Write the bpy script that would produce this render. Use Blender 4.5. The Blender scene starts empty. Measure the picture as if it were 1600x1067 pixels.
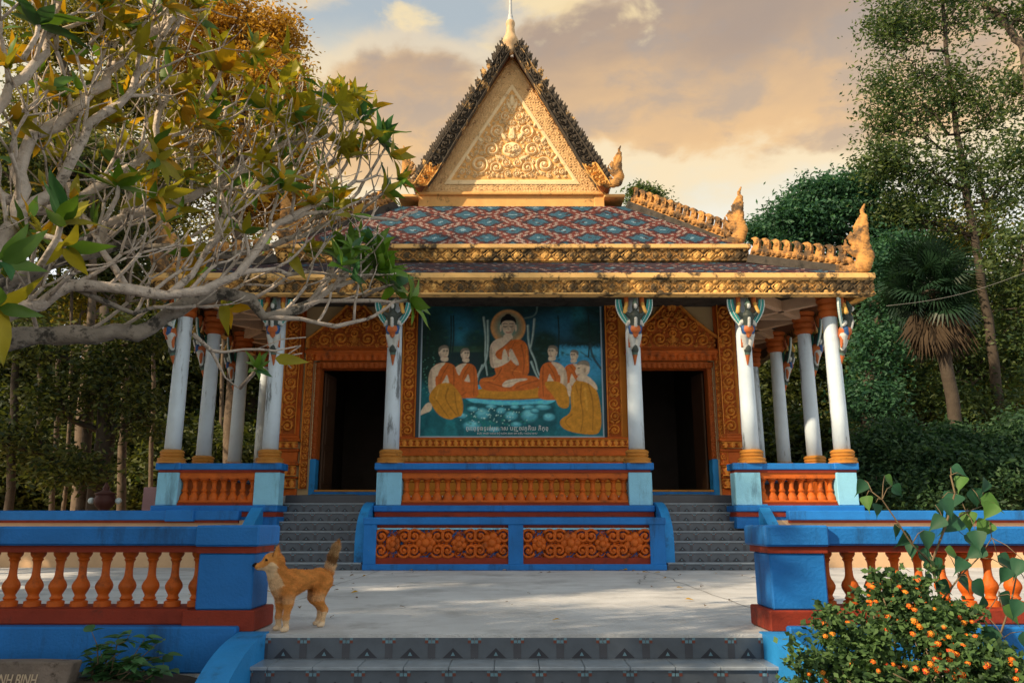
import bpy, bmesh, math, random
import numpy as np
from mathutils import Vector, Matrix, Euler
random.seed(7); RNG = np.random.default_rng(7)
sc = bpy.context.scene
C = sc.collection
R = math.radians

# ------------------------------------------------------------------ camera
CAM_Z, PITCH, FPX = 0.78, R(13.0), 1216.0      # eye height above the terrace, tilt up, focal length (1600 px wide frame)
cam_d = bpy.data.cameras.new('camera'); cam = bpy.data.objects.new('camera', cam_d); C.objects.link(cam)
cam_d.sensor_width = 36.0; cam_d.lens = 36.0 * FPX / 1600.0
cam_d.clip_start = 0.05; cam_d.clip_end = 2000.0
cam.location = (0, 0, CAM_Z); cam.rotation_euler = (math.pi / 2 + PITCH, 0, 0)
sc.camera = cam

# ------------------------------------------------------------------ world
SUN_AZ, SUN_EL = R(-122.0), R(32.0)            # azimuth from +Y towards +X
sun_dir = Vector((math.sin(SUN_AZ) * math.cos(SUN_EL), math.cos(SUN_AZ) * math.cos(SUN_EL), math.sin(SUN_EL)))
world = bpy.data.worlds.new('World'); sc.world = world; world.use_nodes = True
nt = world.node_tree; nt.nodes.clear()
def wn(t, **k):
    n = nt.nodes.new(t)
    for a, b in k.items(): setattr(n, a, b)
    return n
def wl(a, b): nt.links.new(a, b)
def wmath(op, a, b=None, clamp=False):
    n = wn('ShaderNodeMath', operation=op, use_clamp=clamp)
    for i, v in enumerate((a, b)):
        if v is None: continue
        if isinstance(v, (int, float)): n.inputs[i].default_value = v
        else: wl(v, n.inputs[i])
    return n.outputs[0]
def wmix(fac, a, b):
    n = wn('ShaderNodeMix', data_type='RGBA')
    for i, v in ((0, fac), (6, a), (7, b)):
        if isinstance(v, tuple): n.inputs[i].default_value = (*v, 1)
        elif isinstance(v, (int, float)): n.inputs[i].default_value = v
        else: wl(v, n.inputs[i])
    return n.outputs[2]
def wstep(v, lo, hi):
    n = wn('ShaderNodeMapRange', interpolation_type='SMOOTHSTEP')
    wl(v, n.inputs[0]); n.inputs[1].default_value = lo; n.inputs[2].default_value = hi
    return n.outputs[0]
tc = wn('ShaderNodeTexCoord')
mp = wn('ShaderNodeMapping'); mp.inputs['Scale'].default_value = (1, 1, 1.9); wl(tc.outputs['Generated'], mp.inputs[0])
def wnoise(scale, detail, off):
    m2 = wn('ShaderNodeMapping'); m2.inputs['Location'].default_value = off; wl(mp.outputs[0], m2.inputs[0])
    n = wn('ShaderNodeTexNoise'); n.inputs['Scale'].default_value = scale; n.inputs['Detail'].default_value = detail
    n.inputs['Roughness'].default_value = 0.55; n.inputs['Distortion'].default_value = 0.25
    wl(m2.outputs[0], n.inputs['Vector']); return n.outputs['Fac']
sep = wn('ShaderNodeSeparateXYZ'); wl(tc.outputs['Generated'], sep.inputs[0])
n_big = wnoise(2.6, 7, (3.1, 0.4, 1.7)); n_mid = wnoise(6.0, 8, (0.3, 2.2, 5.0)); n_sm = wnoise(11.0, 6, (7.3, 1.1, 0.2))
elev = wmath('ADD', sep.outputs['Z'], wmath('MULTIPLY', wmath('SUBTRACT', n_mid, 0.5), 0.16))
low = wmix(wstep(elev, 0.20, 0.42), (0.68, 0.72, 0.76), (0.53, 0.465, 0.33))      # pale horizon haze to cream
sky = wmix(wstep(elev, 0.45, 0.57), low, (0.265, 0.30, 0.32))                     # blue grey overhead
def blob(px, py, w):       # a cloud bank centred on a direction of the sky, wind-stretched
    u = (533.5 - py) / FPX
    d = Vector(((px - 800) / FPX, math.cos(PITCH) - u * math.sin(PITCH), math.sin(PITCH) + u * math.cos(PITCH))).normalized()
    m2 = wn('ShaderNodeVectorMath', operation='SUBTRACT'); wl(tc.outputs['Generated'], m2.inputs[0]); m2.inputs[1].default_value = d
    m3 = wn('ShaderNodeVectorMath', operation='MULTIPLY'); wl(m2.outputs[0], m3.inputs[0]); m3.inputs[1].default_value = (1, 1, 1.9)
    m4 = wn('ShaderNodeVectorMath', operation='LENGTH'); wl(m3.outputs[0], m4.inputs[0])
    return wmath('SUBTRACT', 1.0, wmath('DIVIDE', m4.outputs['Value'], w))
bank = wmath('MAXIMUM', wmath('MAXIMUM', blob(1190, 70, 0.27), blob(625, 180, 0.16)), wmath('MAXIMUM', blob(1000, 110, 0.20), blob(1330, 60, 0.25)))
far = wmath('MULTIPLY', wmath('SUBTRACT', n_big, 0.64), 2.6)
bank = wmath('ADD', wmath('MAXIMUM', bank, far), wmath('ADD', wmath('MULTIPLY', wmath('SUBTRACT', n_mid, 0.5), 1.5), wmath('MULTIPLY', wmath('SUBTRACT', n_sm, 0.5), 0.45)))
cloudc = wmix(wstep(elev, 0.44, 0.60), (0.52, 0.32, 0.14), (0.26, 0.185, 0.13))
cloudc = wmix(wmath('MULTIPLY', wstep(n_sm, 0.44, 0.66), 0.55), cloudc, (0.235, 0.20, 0.175))
rim = wmath('MULTIPLY', wstep(bank, -0.28, 0.02), wmath('SUBTRACT', 1.0, wstep(bank, 0.02, 0.34)))
sky = wmix(wmath('MULTIPLY', wstep(bank, 0.02, 0.22), 0.96), sky, cloudc)
sky = wmix(wmath('MULTIPLY', rim, 0.5), sky, (0.66, 0.48, 0.25))                  # clouds lit along their edges
puff = wmath('ADD', wmath('MAXIMUM', wmath('MAXIMUM', blob(650, 30, 0.07), blob(870, 15, 0.13)), blob(985, 25, 0.07)), wmath('MULTIPLY', wmath('SUBTRACT', n_sm, 0.5), 2.8))
sky = wmix(wmath('MULTIPLY', wstep(puff, 0.48, 0.95), 0.75), sky, (0.62, 0.48, 0.25))
nish = wn('ShaderNodeTexSky', sky_type='NISHITA'); nish.sun_disc = False
nish.sun_elevation = SUN_EL; nish.sun_rotation = SUN_AZ; nish.air_density = 1.5; nish.dust_density = 3.0
nsc = wn('ShaderNodeVectorMath', operation='SCALE'); wl(nish.outputs[0], nsc.inputs[0]); nsc.inputs['Scale'].default_value = 0.12
mixed = wmix(0.90, nsc.outputs[0], sky)         # thin cloud cover over the clear sky
bg = wn('ShaderNodeBackground'); wl(mixed, bg.inputs[0]); bg.inputs[1].default_value = 1.15
wo = wn('ShaderNodeOutputWorld'); wl(bg.outputs[0], wo.inputs[0])

# ------------------------------------------------------------------ sun, exposure
sl = bpy.data.lights.new('sun', 'SUN'); sl.energy = 4.4; sl.angle = R(1.0); sl.color = (1.0, 0.76, 0.50)
so = bpy.data.objects.new('sun', sl); C.objects.link(so); so.location = (-30, -20, 30)
so.rotation_euler = (-sun_dir).to_track_quat('-Z', 'Y').to_euler()
vs = sc.view_settings; vs.view_transform = 'Standard'; vs.look = 'None'; vs.exposure = 0.60; vs.gamma = 1.0; vs.use_curve_mapping = False
sc.cycles.max_bounces = 6; sc.cycles.transparent_max_bounces = 8

# trees standing beside the forecourt, left of the picture: x, y, height, crown radius, label
SHADE = [(-9.2, 6.45, 10.5, 2.3, 'broad tree beside the forecourt nearest the temple'), (-12.5, 11.0, 13.5, 2.8, 'tall tree beside the forecourt level with the temple stairs'), (-9.4, 1.0, 7.2, 2.4, 'bushy tree beside the forecourt behind the frangipani'),
         (-9.5, -4.6, 8.0, 2.6, 'bushy tree beside the path behind the camera'), (-17.0, 9.0, 15.0, 3.4, 'tallest tree in the second row beside the forecourt'), (-11.8, 7.4, 15.5, 2.8, 'high crowned tree behind the broad forecourt tree'), (-8.8, 3.95, 7.6, .30, 'slender young tree between the two forecourt trees'),
         (-8.3, 8.0, 5.0, 1.5, 'low bushy tree by the forecourt in front of the broad tree'), (-8.3, 5.2, 4.4, 1.5, 'lowest bushy tree by the forecourt'), (-10.2, 11.0, 5.6, 1.7, 'low bushy tree by the forecourt nearest the podium')]

# ------------------------------------------------------------------ measuring helper (design time: a photo pixel at a chosen depth Y, as a point in metres)
def at(px, py, Y):
    u = (533.5 - py) / FPX
    b = math.cos(PITCH) - u * math.sin(PITCH); t = Y / b
    return Vector(((px - 800) / FPX * t, Y, CAM_Z + (math.sin(PITCH) + u * math.cos(PITCH)) * t))
def px_of(p):
    z = p[2] - CAM_Z; fw = p[1] * math.cos(PITCH) + z * math.sin(PITCH); up = -p[1] * math.sin(PITCH) + z * math.cos(PITCH)
    return 800 + FPX * p[0] / fw, 533.5 - FPX * up / fw

# ------------------------------------------------------------------ materials
MATS = {}
def mat(name, col, rough=0.7, var=0.12, vscale=3.0, bump=0.15, bscale=60.0, stain=0.0, sscale=1.5, scol=(0.02, 0.024, 0.02), sdetail=9,
        attr=None, trans=0.0, island=0.0, col2=None, spec=0.35, streak=False, tcol=None, sharp=0.05, chip=0.0, ccol=(0.45, 0.44, 0.42)):
    m = bpy.data.materials.new(name); m.use_nodes = True; t = m.node_tree; t.nodes.clear()
    N = lambda ty: t.nodes.new(ty)
    L = t.links.new
    geo = N('ShaderNodeNewGeometry'); bs = N('ShaderNodeBsdfPrincipled'); out = N('ShaderNodeOutputMaterial')
    bs.inputs['Roughness'].default_value = rough; bs.inputs['Specular IOR Level'].default_value = spec
    if attr:
        a = N('ShaderNodeAttribute'); a.attribute_name = attr; cur = a.outputs['Color']
    else:
        r = N('ShaderNodeRGB'); r.outputs[0].default_value = (*col, 1); cur = r.outputs[0]
    def mix(fac, a, b, mode='MIX'):
        n = N('ShaderNodeMix'); n.data_type = 'RGBA'; n.blend_type = mode
        for i, v in ((0, fac), (6, a), (7, b)):
            if isinstance(v, tuple): n.inputs[i].default_value = (*v, 1)
            elif isinstance(v, (int, float)): n.inputs[i].default_value = v
            else: L(v, n.inputs[i])
        return n.outputs[2]
    if island:
        cr = N('ShaderNodeValToRGB'); L(geo.outputs['Random Per Island'], cr.inputs[0])
        cr.color_ramp.elements[0].color = (*[c * (1 - island) for c in col], 1)
        cr.color_ramp.elements[1].color = (*[min(1, c * (1 + island)) for c in (col2 or col)], 1)
        cur = cr.outputs[0]
    if var:
        no = N('ShaderNodeTexNoise'); no.inputs['Scale'].default_value = vscale; no.inputs['Detail'].default_value = 8; no.inputs['Roughness'].default_value = 0.65
        L(geo.outputs['Position'], no.inputs['Vector'])
        mr = N('ShaderNodeMapRange'); L(no.outputs['Fac'], mr.inputs[0]); mr.inputs[1].default_value = 0.25; mr.inputs[2].default_value = 0.75
        mr.inputs[3].default_value = 1 - var; mr.inputs[4].default_value = 1 + var
        cur = mix(1.0, cur, mr.outputs[0], 'MULTIPLY')
    if stain:
        mp_ = N('ShaderNodeMapping'); L(geo.outputs['Position'], mp_.inputs[0])
        mp_.inputs['Scale'].default_value = (1, 1, 0.18) if streak else (1, 1, 1)
        no = N('ShaderNodeTexNoise'); no.inputs['Scale'].default_value = sscale; no.inputs['Detail'].default_value = sdetail; no.inputs['Roughness'].default_value = 0.72
        L(mp_.outputs[0], no.inputs['Vector'])
        mr = N('ShaderNodeMapRange'); mr.interpolation_type = 'SMOOTHSTEP'; L(no.outputs['Fac'], mr.inputs[0])
        mr.inputs[1].default_value = 0.66 - 0.3 * stain - sharp; mr.inputs[2].default_value = 0.66 - 0.3 * stain + sharp
        mm = N('ShaderNodeMath'); mm.operation = 'MULTIPLY'; L(mr.outputs[0], mm.inputs[0]); mm.inputs[1].default_value = 0.93
        cur = mix(mm.outputs[0], cur, scol)
    if chip:
        no = N('ShaderNodeTexNoise'); no.inputs['Scale'].default_value = 7.0; no.inputs['Detail'].default_value = 10; no.inputs['Roughness'].default_value = 0.75
        L(geo.outputs['Position'], no.inputs['Vector'])
        mr = N('ShaderNodeMapRange'); L(no.outputs['Fac'], mr.inputs[0]); mr.inputs[1].default_value = 0.80 - chip; mr.inputs[2].default_value = 0.815 - chip
        cur = mix(mr.outputs[0], cur, ccol)
    L(cur, bs.inputs['Base Color'])
    if bump:
        nb = N('ShaderNodeTexNoise'); nb.inputs['Scale'].default_value = bscale; nb.inputs['Detail'].default_value = 5
        L(geo.outputs['Position'], nb.inputs['Vector'])
        bp = N('ShaderNodeBump'); bp.inputs['Strength'].default_value = bump; bp.inputs['Distance'].default_value = 0.02
        L(nb.outputs['Fac'], bp.inputs['Height']); L(bp.outputs[0], bs.inputs['Normal'])
    if trans:
        tr = N('ShaderNodeBsdfTranslucent'); L(mix(1.0, cur, tcol or (1.3, 1.25, 0.6), 'MULTIPLY'), tr.inputs[0])
        ms = N('ShaderNodeMixShader'); ms.inputs[0].default_value = trans; L(bs.outputs[0], ms.inputs[1]); L(tr.outputs[0], ms.inputs[2]); L(ms.outputs[0], out.inputs[0])
    else:
        L(bs.outputs[0], out.inputs[0])
    MATS[name] = m
    return m
# painted masonry
mat('orange', (0.54, 0.112, 0.008), 0.6, 0.24, 4, 0.25, 45, stain=0.16, sscale=5, scol=(0.16, 0.045, 0.012), sharp=0.1, chip=0.06, ccol=(0.40, 0.26, 0.16))
mat('orange_ground', (0.40, 0.095, 0.011), 0.7, 0.22, 5, 0.2, 45)
mat('orange_raised', (0.70, 0.26, 0.032), 0.6, 0.22, 5, 0.25, 45, stain=0.14, sscale=6, scol=(0.22, 0.06, 0.015), sharp=0.1)
mat('orange_deep', (0.40, 0.090, 0.010), 0.65, 0.18, 5, 0.2, 45)
mat('gold', (0.46, 0.20, 0.035), 0.5, 0.18, 6, 0.2, 60, stain=0.12, sscale=7, scol=(0.14, 0.07, 0.02))
mat('gold_roof', (0.76, 0.40, 0.10), 0.7, 0.16, 5, 0.25, 40, stain=0.30, sscale=2.6, scol=(0.022, 0.024, 0.020))
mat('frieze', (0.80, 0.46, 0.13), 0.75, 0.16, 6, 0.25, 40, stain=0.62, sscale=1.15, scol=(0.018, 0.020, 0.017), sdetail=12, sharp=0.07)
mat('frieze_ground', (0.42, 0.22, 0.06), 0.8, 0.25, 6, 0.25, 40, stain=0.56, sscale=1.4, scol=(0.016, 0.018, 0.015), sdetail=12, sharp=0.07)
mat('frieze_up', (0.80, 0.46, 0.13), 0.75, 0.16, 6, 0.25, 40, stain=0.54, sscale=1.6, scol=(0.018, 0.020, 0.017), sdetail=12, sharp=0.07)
mat('cream_strip', (0.80, 0.50, 0.18), 0.75, 0.14, 4, 0.2, 40, stain=0.36, sscale=3.0, scol=(0.03, 0.03, 0.024), sdetail=11)
mat('crest_gold', (0.54, 0.27, 0.075), 0.8, 0.25, 7, 0.3, 40, stain=0.50, sscale=3.6, scol=(0.04, 0.034, 0.026), sdetail=10, sharp=0.1)
mat('barge', (0.62, 0.38, 0.14), 0.8, 0.25, 7, 0.3, 40, stain=0.82, sscale=2.3, scol=(0.014, 0.020, 0.024), sdetail=10)
mat('gable_ground', (0.76, 0.42, 0.14), 0.8, 0.14, 5, 0.2, 45, stain=0.08, sscale=4, scol=(0.2, 0.1, 0.04))
mat('gable_cream', (0.90, 0.68, 0.38), 0.8, 0.10, 4, 0.2, 45, stain=0.14, sscale=3.5, scol=(0.40, 0.22, 0.08))
mat('gable_edge', (0.80, 0.52, 0.24), 0.8, 0.22, 24, 0.4, 30, stain=0.16, sscale=6, scol=(0.26, 0.12, 0.05))
mat('blue', (0.010, 0.165, 0.52), 0.6, 0.22, 1.7, 0.25, 50, stain=0.17, sscale=2.2, scol=(0.008, 0.045, 0.12), streak=True, sharp=0.10, chip=0.115, ccol=(0.30, 0.36, 0.42))
mat('blue_light', (0.018, 0.24, 0.60), 0.6, 0.2, 2.2, 0.2, 60, stain=0.12, sscale=3, scol=(0.012, 0.09, 0.22), sharp=0.1, chip=0.08, ccol=(0.30, 0.36, 0.42))
mat('pale_blue', (0.25, 0.58, 0.78), 0.65, 0.10, 3, 0.25, 50, stain=0.14, sscale=2.6, scol=(0.09, 0.20, 0.28), streak=True, sharp=0.1, chip=0.09, ccol=(0.10, 0.16, 0.2))
mat('red_band', (0.25, 0.030, 0.011), 0.7, 0.3, 3, 0.2, 60, stain=0.12, sscale=3, scol=(0.06, 0.02, 0.012), sharp=0.1, chip=0.075, ccol=(0.30, 0.22, 0.18))
mat('white_paint', (0.58, 0.70, 0.80), 0.6, 0.10, 2.4, 0.15, 50, stain=0.20, sscale=3.2, scol=(0.12, 0.14, 0.16), streak=True, sdetail=10)
mat('tan_wall', (0.62, 0.42, 0.25), 0.85, 0.14, 1.6, 0.2, 40)
mat('ochre_wall', (0.56, 0.22, 0.026), 0.8, 0.12, 2, 0.15, 40)
mat('beige_wall', (0.50, 0.37, 0.20), 0.85, 0.12, 2, 0.15, 40)
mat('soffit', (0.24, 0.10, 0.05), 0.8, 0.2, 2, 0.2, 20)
mat('beam', (0.55, 0.38, 0.26), 0.75, 0.18, 3, 0.2, 30)
mat('door_wood', (0.07, 0.035, 0.018), 0.5, 0.2, 4, 0.1, 30)
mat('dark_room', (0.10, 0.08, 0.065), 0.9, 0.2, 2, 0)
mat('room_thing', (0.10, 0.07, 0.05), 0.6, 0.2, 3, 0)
mat('concrete', (0.54, 0.565, 0.585), 0.88, 0.24, 0.8, 0.5, 70, stain=0.20, sscale=1.3, scol=(0.30, 0.31, 0.315), sharp=0.14, sdetail=12)
mat('crack', (0.10, 0.095, 0.09), 0.9, 0.2, 5, 0)
mat('earth', (0.075, 0.055, 0.035), 0.95, 0.35, 2, 0.6, 14, stain=0.2, sscale=5, scol=(0.03, 0.03, 0.016))
mat('lawn', (0.045, 0.05, 0.02), 0.95, 0.35, 1.4, 0.6, 14)
# stair tiles
mat('tile', (0.082, 0.105, 0.135), 0.35, 0.22, 5, 0.05, 80, spec=0.5)
mat('tile_dark', (0.022, 0.026, 0.040), 0.35, 0.2, 5, 0, spec=0.5)
mat('tile_pale', (0.13, 0.25, 0.32), 0.35, 0.2, 9, 0, spec=0.5)
mat('tile_band', (0.055, 0.062, 0.080), 0.35, 0.2, 5, 0, spec=0.5)
mat('tile_red', (0.16, 0.045, 0.03), 0.35, 0.2, 9, 0, spec=0.5)
mat('tread', (0.26, 0.31, 0.36), 0.3, 0.25, 7, 0.08, 50, spec=0.5)
# roof tiles
mat('rt_white', (0.32, 0.25, 0.23), 0.55, 0.35, 9, 0.1, 50)
mat('rt_red', (0.15, 0.042, 0.034), 0.5, 0.35, 9, 0.1, 50)
mat('rt_dark', (0.050, 0.035, 0.045), 0.5, 0.3, 11, 0.1, 50)
mat('rt_blue', (0.045, 0.125, 0.185), 0.45, 0.35, 9, 0.1, 50)
mat('rt_pale', (0.20, 0.32, 0.40), 0.45, 0.3, 11, 0.1, 50)
mat('ridge_dark', (0.055, 0.048, 0.040), 0.85, 0.4, 6, 0.4, 30, stain=0.3, sscale=4, scol=(0.015, 0.016, 0.014))
mat('statue', (1, 1, 1), 0.55, 0.14, 14, 0.1, 60, attr='Col')
mat('mural', (1, 1, 1), 0.55, 0.05, 30, 0.0, attr='Col', spec=0.2)
mat('mural_frame', (0.030, 0.075, 0.105), 0.6, 0.15, 3, 0.1)
mat('mural_edge', (0.42, 0.56, 0.66), 0.6, 0.1, 5, 0.05)
mat('lettering', (0.75, 0.80, 0.82), 0.7, 0.05, 9, 0)
mat('teal', (0.03, 0.30, 0.30), 0.5, 0.15, 12, 0)
mat('feather_white', (0.58, 0.70, 0.70), 0.5, 0.1, 12, 0)
mat('dog', (1, 1, 1), 0.9, 0.16, 45, 0.5, 160, attr='Col', spec=0.1)
mat('dog_black', (0.012, 0.011, 0.011), 0.35, 0.1, 40, 0)
# plants
mat('frangi_bark', (0.52, 0.46, 0.40), 0.85, 0.35, 8, 0.9, 24, stain=0.22, sscale=13, scol=(0.10, 0.085, 0.07), sdetail=8)
mat('frangi_moss', (0.30, 0.27, 0.23), 0.9, 0.4, 8, 0.9, 20, stain=0.36, sscale=9, scol=(0.045, 0.044, 0.038), sdetail=8)
mat('leaf_green', (0.090, 0.19, 0.030), 0.4, 0.2, 9, 0, trans=0.30)
mat('leaf_olive', (0.30, 0.28, 0.024), 0.4, 0.2, 9, 0, trans=0.42)
mat('leaf_gold', (0.50, 0.30, 0.018), 0.45, 0.2, 9, 0, trans=0.45)
mat('leaf_dark', (0.045, 0.14, 0.055), 0.35, 0.2, 9, 0, trans=0.22)
mat('leaf_fresh', (0.13, 0.27, 0.030), 0.35, 0.2, 9, 0, trans=0.35)
mat('bodhi', (0.022, 0.095, 0.050), 0.6, 0.2, 9, 0, trans=0.25)
mat('bodhi_young', (0.08, 0.20, 0.045), 0.6, 0.2, 9, 0, trans=0.35)
mat('stem', (0.16, 0.12, 0.07), 0.8, 0.2, 20, 0.2)
mat('lantana_leaf', (0.022, 0.080, 0.030), 0.65, 0.15, 6, 0, trans=0.25, island=0.5, col2=(0.075, 0.145, 0.045))
mat('lantana_orange', (0.78, 0.15, 0.012), 0.6, 0.2, 60, 0)
mat('lantana_yellow', (0.84, 0.28, 0.02), 0.6, 0.2, 60, 0)
mat('lantana_red', (0.66, 0.07, 0.02), 0.6, 0.2, 60, 0)
mat('herb', (0.065, 0.17, 0.060), 0.5, 0.2, 9, 0, trans=0.25, island=0.4)
TREEC = dict(right=((0.024, 0.075, 0.040), (0.105, 0.150, 0.040)), teal=((0.022, 0.090, 0.060), (0.060, 0.16, 0.080)), gold=((0.30, 0.15, 0.012), (0.54, 0.32, 0.040)),
             dark=((0.018, 0.048, 0.022), (0.095, 0.115, 0.026)), olive=((0.075, 0.105, 0.018), (0.27, 0.23, 0.032)), bush=((0.020, 0.072, 0.040), (0.060, 0.125, 0.052)))
for k_, (a_, b_) in TREEC.items(): mat('fol_' + k_, a_, 0.55, 0.2, 1.2, 0, trans=0.40, island=0.25, col2=b_)
mat('bark', (0.060, 0.048, 0.036), 0.9, 0.35, 5, 0.5, 16)
mat('bark_pale', (0.115, 0.090, 0.066), 0.9, 0.4, 5, 0.5, 16, stain=0.25, sscale=4, scol=(0.04, 0.035, 0.025))
mat('palm_green', (0.016, 0.045, 0.022), 0.45, 0.2, 4, 0, trans=0.2)
mat('litter', (0.16, 0.10, 0.05), 0.9, 0.3, 6, 0)
mat('palm_dead', (0.055, 0.038, 0.022), 0.9, 0.3, 6, 0)
mat('stone', (0.20, 0.165, 0.14), 0.9, 0.35, 7, 0.5, 40, stain=0.25, sscale=6, scol=(0.07, 0.055, 0.045))
mat('stone_letter', (0.62, 0.50, 0.36), 0.8, 0.2, 20, 0)
mat('urn_red', (0.07, 0.022, 0.016), 0.6, 0.3, 9, 0.2)
mat('board_pink', (0.42, 0.26, 0.28), 0.7, 0.12, 4, 0)
mat('metal', (0.10, 0.10, 0.10), 0.5, 0.1, 6, 0)
mat('cable', (0.20, 0.20, 0.19), 0.6, 0.0, 6, 0)

# ------------------------------------------------------------------ object helpers
def link(o, parent=None):
    C.objects.link(o)
    if parent is not None: o.parent = parent
    return o
def tag(o, label=None, cat=None, group=None, kind=None):
    for k, v in (('label', label), ('category', cat), ('group', group), ('kind', kind)):
        if v: o[k] = v
    return o
def thing(name, label, cat, loc=(0, 0, 0), rz=0, group=None):
    o = bpy.data.objects.new(name, None); C.objects.link(o); o.location = loc; o.rotation_euler.z = rz
    o.empty_display_size = 0.2
    return tag(o, label, cat, group)
def copy_tree(o, parent=None):
    c = o.copy(); C.objects.link(c); c.parent = parent
    for ch in list(o.children): copy_tree(ch, c)
    return c
class MB:
    """collects verts/faces with material slots and builds ONE mesh object"""
    def __init__(s): s.v, s.f, s.mi, s.mats, s.cur = [], [], [], [], 0
    def use(s, name):
        if name not in s.mats: s.mats.append(name)
        s.cur = s.mats.index(name); return s
    def add(s, vs, fs):
        n = len(s.v); s.v += [tuple(v) for v in vs]
        for f in fs: s.f.append([i + n for i in f]); s.mi.append(s.cur)
        return s
    def box(s, x0, x1, y0, y1, z0, z1):
        return s.add([(x0, y0, z0), (x1, y0, z0), (x1, y1, z0), (x0, y1, z0), (x0, y0, z1), (x1, y0, z1), (x1, y1, z1), (x0, y1, z1)],
                     [(0, 3, 2, 1), (4, 5, 6, 7), (0, 1, 5, 4), (1, 2, 6, 5), (2, 3, 7, 6), (3, 0, 4, 7)])
    def bbox(s, x0, x1, y0, y1, z0, z1, b=0.015):
        """box with chamfered edges"""
        bm = bmesh.new(); bmesh.ops.create_cube(bm, size=1)
        for v in bm.verts: v.co = ((x0 + x1) / 2 + v.co.x * (x1 - x0), (y0 + y1) / 2 + v.co.y * (y1 - y0), (z0 + z1) / 2 + v.co.z * (z1 - z0))
        bmesh.ops.bevel(bm, geom=bm.edges[:], offset=b, segments=1, affect='EDGES')
        bm.verts.index_update(); s.add([v.co for v in bm.verts], [[v.index for v in f.verts] for f in bm.faces]); bm.free(); return s
    def prism(s, pts, d0, d1, plane='xz', bevel=0.0):
        """closed outline pts extruded along the remaining axis from d0 to d1"""
        n = len(pts)
        def P(a, b, d): return {'xz': (a, d, b), 'xy': (a, b, d), 'yz': (d, a, b)}[plane]
        vs = [P(a, b, d0) for a, b in pts] + [P(a, b, d1) for a, b in pts]
        fs = [list(range(n)), list(range(2 * n - 1, n - 1, -1))] + [(i, i + n, (i + 1) % n + n, (i + 1) % n) for i in range(n)]
        return s.add(vs, fs)
    def lathe(s, prof, seg=16, cx=0, cy=0, cz=0):
        vs, fs = [], []
        for r, z in prof:
            for k in range(seg):
                a = 2 * math.pi * k / seg; vs.append((cx + r * math.cos(a), cy + r * math.sin(a), cz + z))
        m = len(prof)
        for j in range(m - 1):
            for k in range(seg):
                k2 = (k + 1) % seg; fs.append((j * seg + k, j * seg + k2, (j + 1) * seg + k2, (j + 1) * seg + k))
        fs.append(list(range(seg - 1, -1, -1))); fs.append([(m - 1) * seg + k for k in range(seg)])
        return s.add(vs, fs)
    def tube(s, pts, rad, seg=6, cap=True):
        pts = [Vector(p) for p in pts]; n = len(pts)
        if not hasattr(rad, '__len__'): rad = [rad] * n
        vs, fs = [], []; up = Vector((0, 0, 1)); prev = None
        for i, p in enumerate(pts):
            t = (pts[min(i + 1, n - 1)] - pts[max(i - 1, 0)])
            t = t.normalized() if t.length > 1e-9 else Vector((0, 0, 1))
            a = prev if prev is not None else (Vector((1, 0, 0)) if abs(t.z) > 0.9 else up)
            a = a - t * a.dot(t); a = a.normalized() if a.length > 1e-6 else t.orthogonal().normalized()
            prev = a; b = t.cross(a)
            for k in range(seg):
                g = 2 * math.pi * k / seg; vs.append(p + (a * math.cos(g) + b * math.sin(g)) * rad[i])
        for j in range(n - 1):
            for k in range(seg):
                k2 = (k + 1) % seg; fs.append((j * seg + k, j * seg + k2, (j + 1) * seg + k2, (j + 1) * seg + k))
        if cap: fs.append(list(range(seg - 1, -1, -1))); fs.append([(n - 1) * seg + k for k in range(seg)])
        return s.add(vs, fs)
    def ball(s, c, r, seg=8, rings=5, sq=(1, 1, 1)):
        prof = [(max(1e-4, math.sin(math.pi * j / rings)) * r, -math.cos(math.pi * j / rings) * r) for j in range(rings + 1)]
        n = len(s.v); s.lathe(prof, seg)
        for i in range(n, len(s.v)): v = s.v[i]; s.v[i] = (c[0] + v[0] * sq[0], c[1] + v[1] * sq[1], c[2] + v[2] * sq[2])
        return s
    def mesh(s, name, mats=None, smooth=False):
        me = bpy.data.meshes.new(name); me.from_pydata(s.v, [], s.f); 
        for m in (mats or s.mats): me.materials.append(MATS[m])
        if len(s.mats) > 1: me.polygons.foreach_set('material_index', s.mi)
        if smooth: me.polygons.foreach_set('use_smooth', [True] * len(s.f))
        me.update(); return me
    def build(s, name, m=None, parent=None, smooth=False):
        me = s.mesh(name, [m] if m else None, smooth)
        return link(bpy.data.objects.new(name, me), parent)
def smooth_angle(me, deg=40):
    bm = bmesh.new(); bm.from_mesh(me)
    for e in bm.edges:
        e.smooth = not (len(e.link_faces) == 2 and e.calc_face_angle(0) > R(deg))
    for f in bm.faces: f.smooth = True
    bm.to_mesh(me); bm.free()
def np_mesh(name, V, F, mats, mi=None, smooth=False, col=None):
    """fast mesh from arrays: V (n,3), F (m,3) or (m,4); col = per-vertex rgb"""
    V = np.asarray(V, np.float32); F = np.asarray(F, np.int32); m, k = F.shape
    me = bpy.data.meshes.new(name); me.vertices.add(len(V)); me.vertices.foreach_set('co', V.ravel())
    me.loops.add(m * k); me.loops.foreach_set('vertex_index', F.ravel())
    me.polygons.add(m); me.polygons.foreach_set('loop_start', np.arange(0, m * k, k, dtype=np.int32))
    for q in mats: me.materials.append(MATS[q])
    if mi is not None: me.polygons.foreach_set('material_index', np.asarray(mi, np.int32))
    if smooth: me.polygons.foreach_set('use_smooth', np.ones(m, bool))
    me.update(calc_edges=True); me.validate()
    if col is not None:
        a = me.color_attributes.new('Col', 'FLOAT_COLOR', 'POINT'); c4 = np.ones((len(V), 4), np.float32); c4[:, :3] = col
        a.data.foreach_set('color', c4.ravel())
    return me
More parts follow.
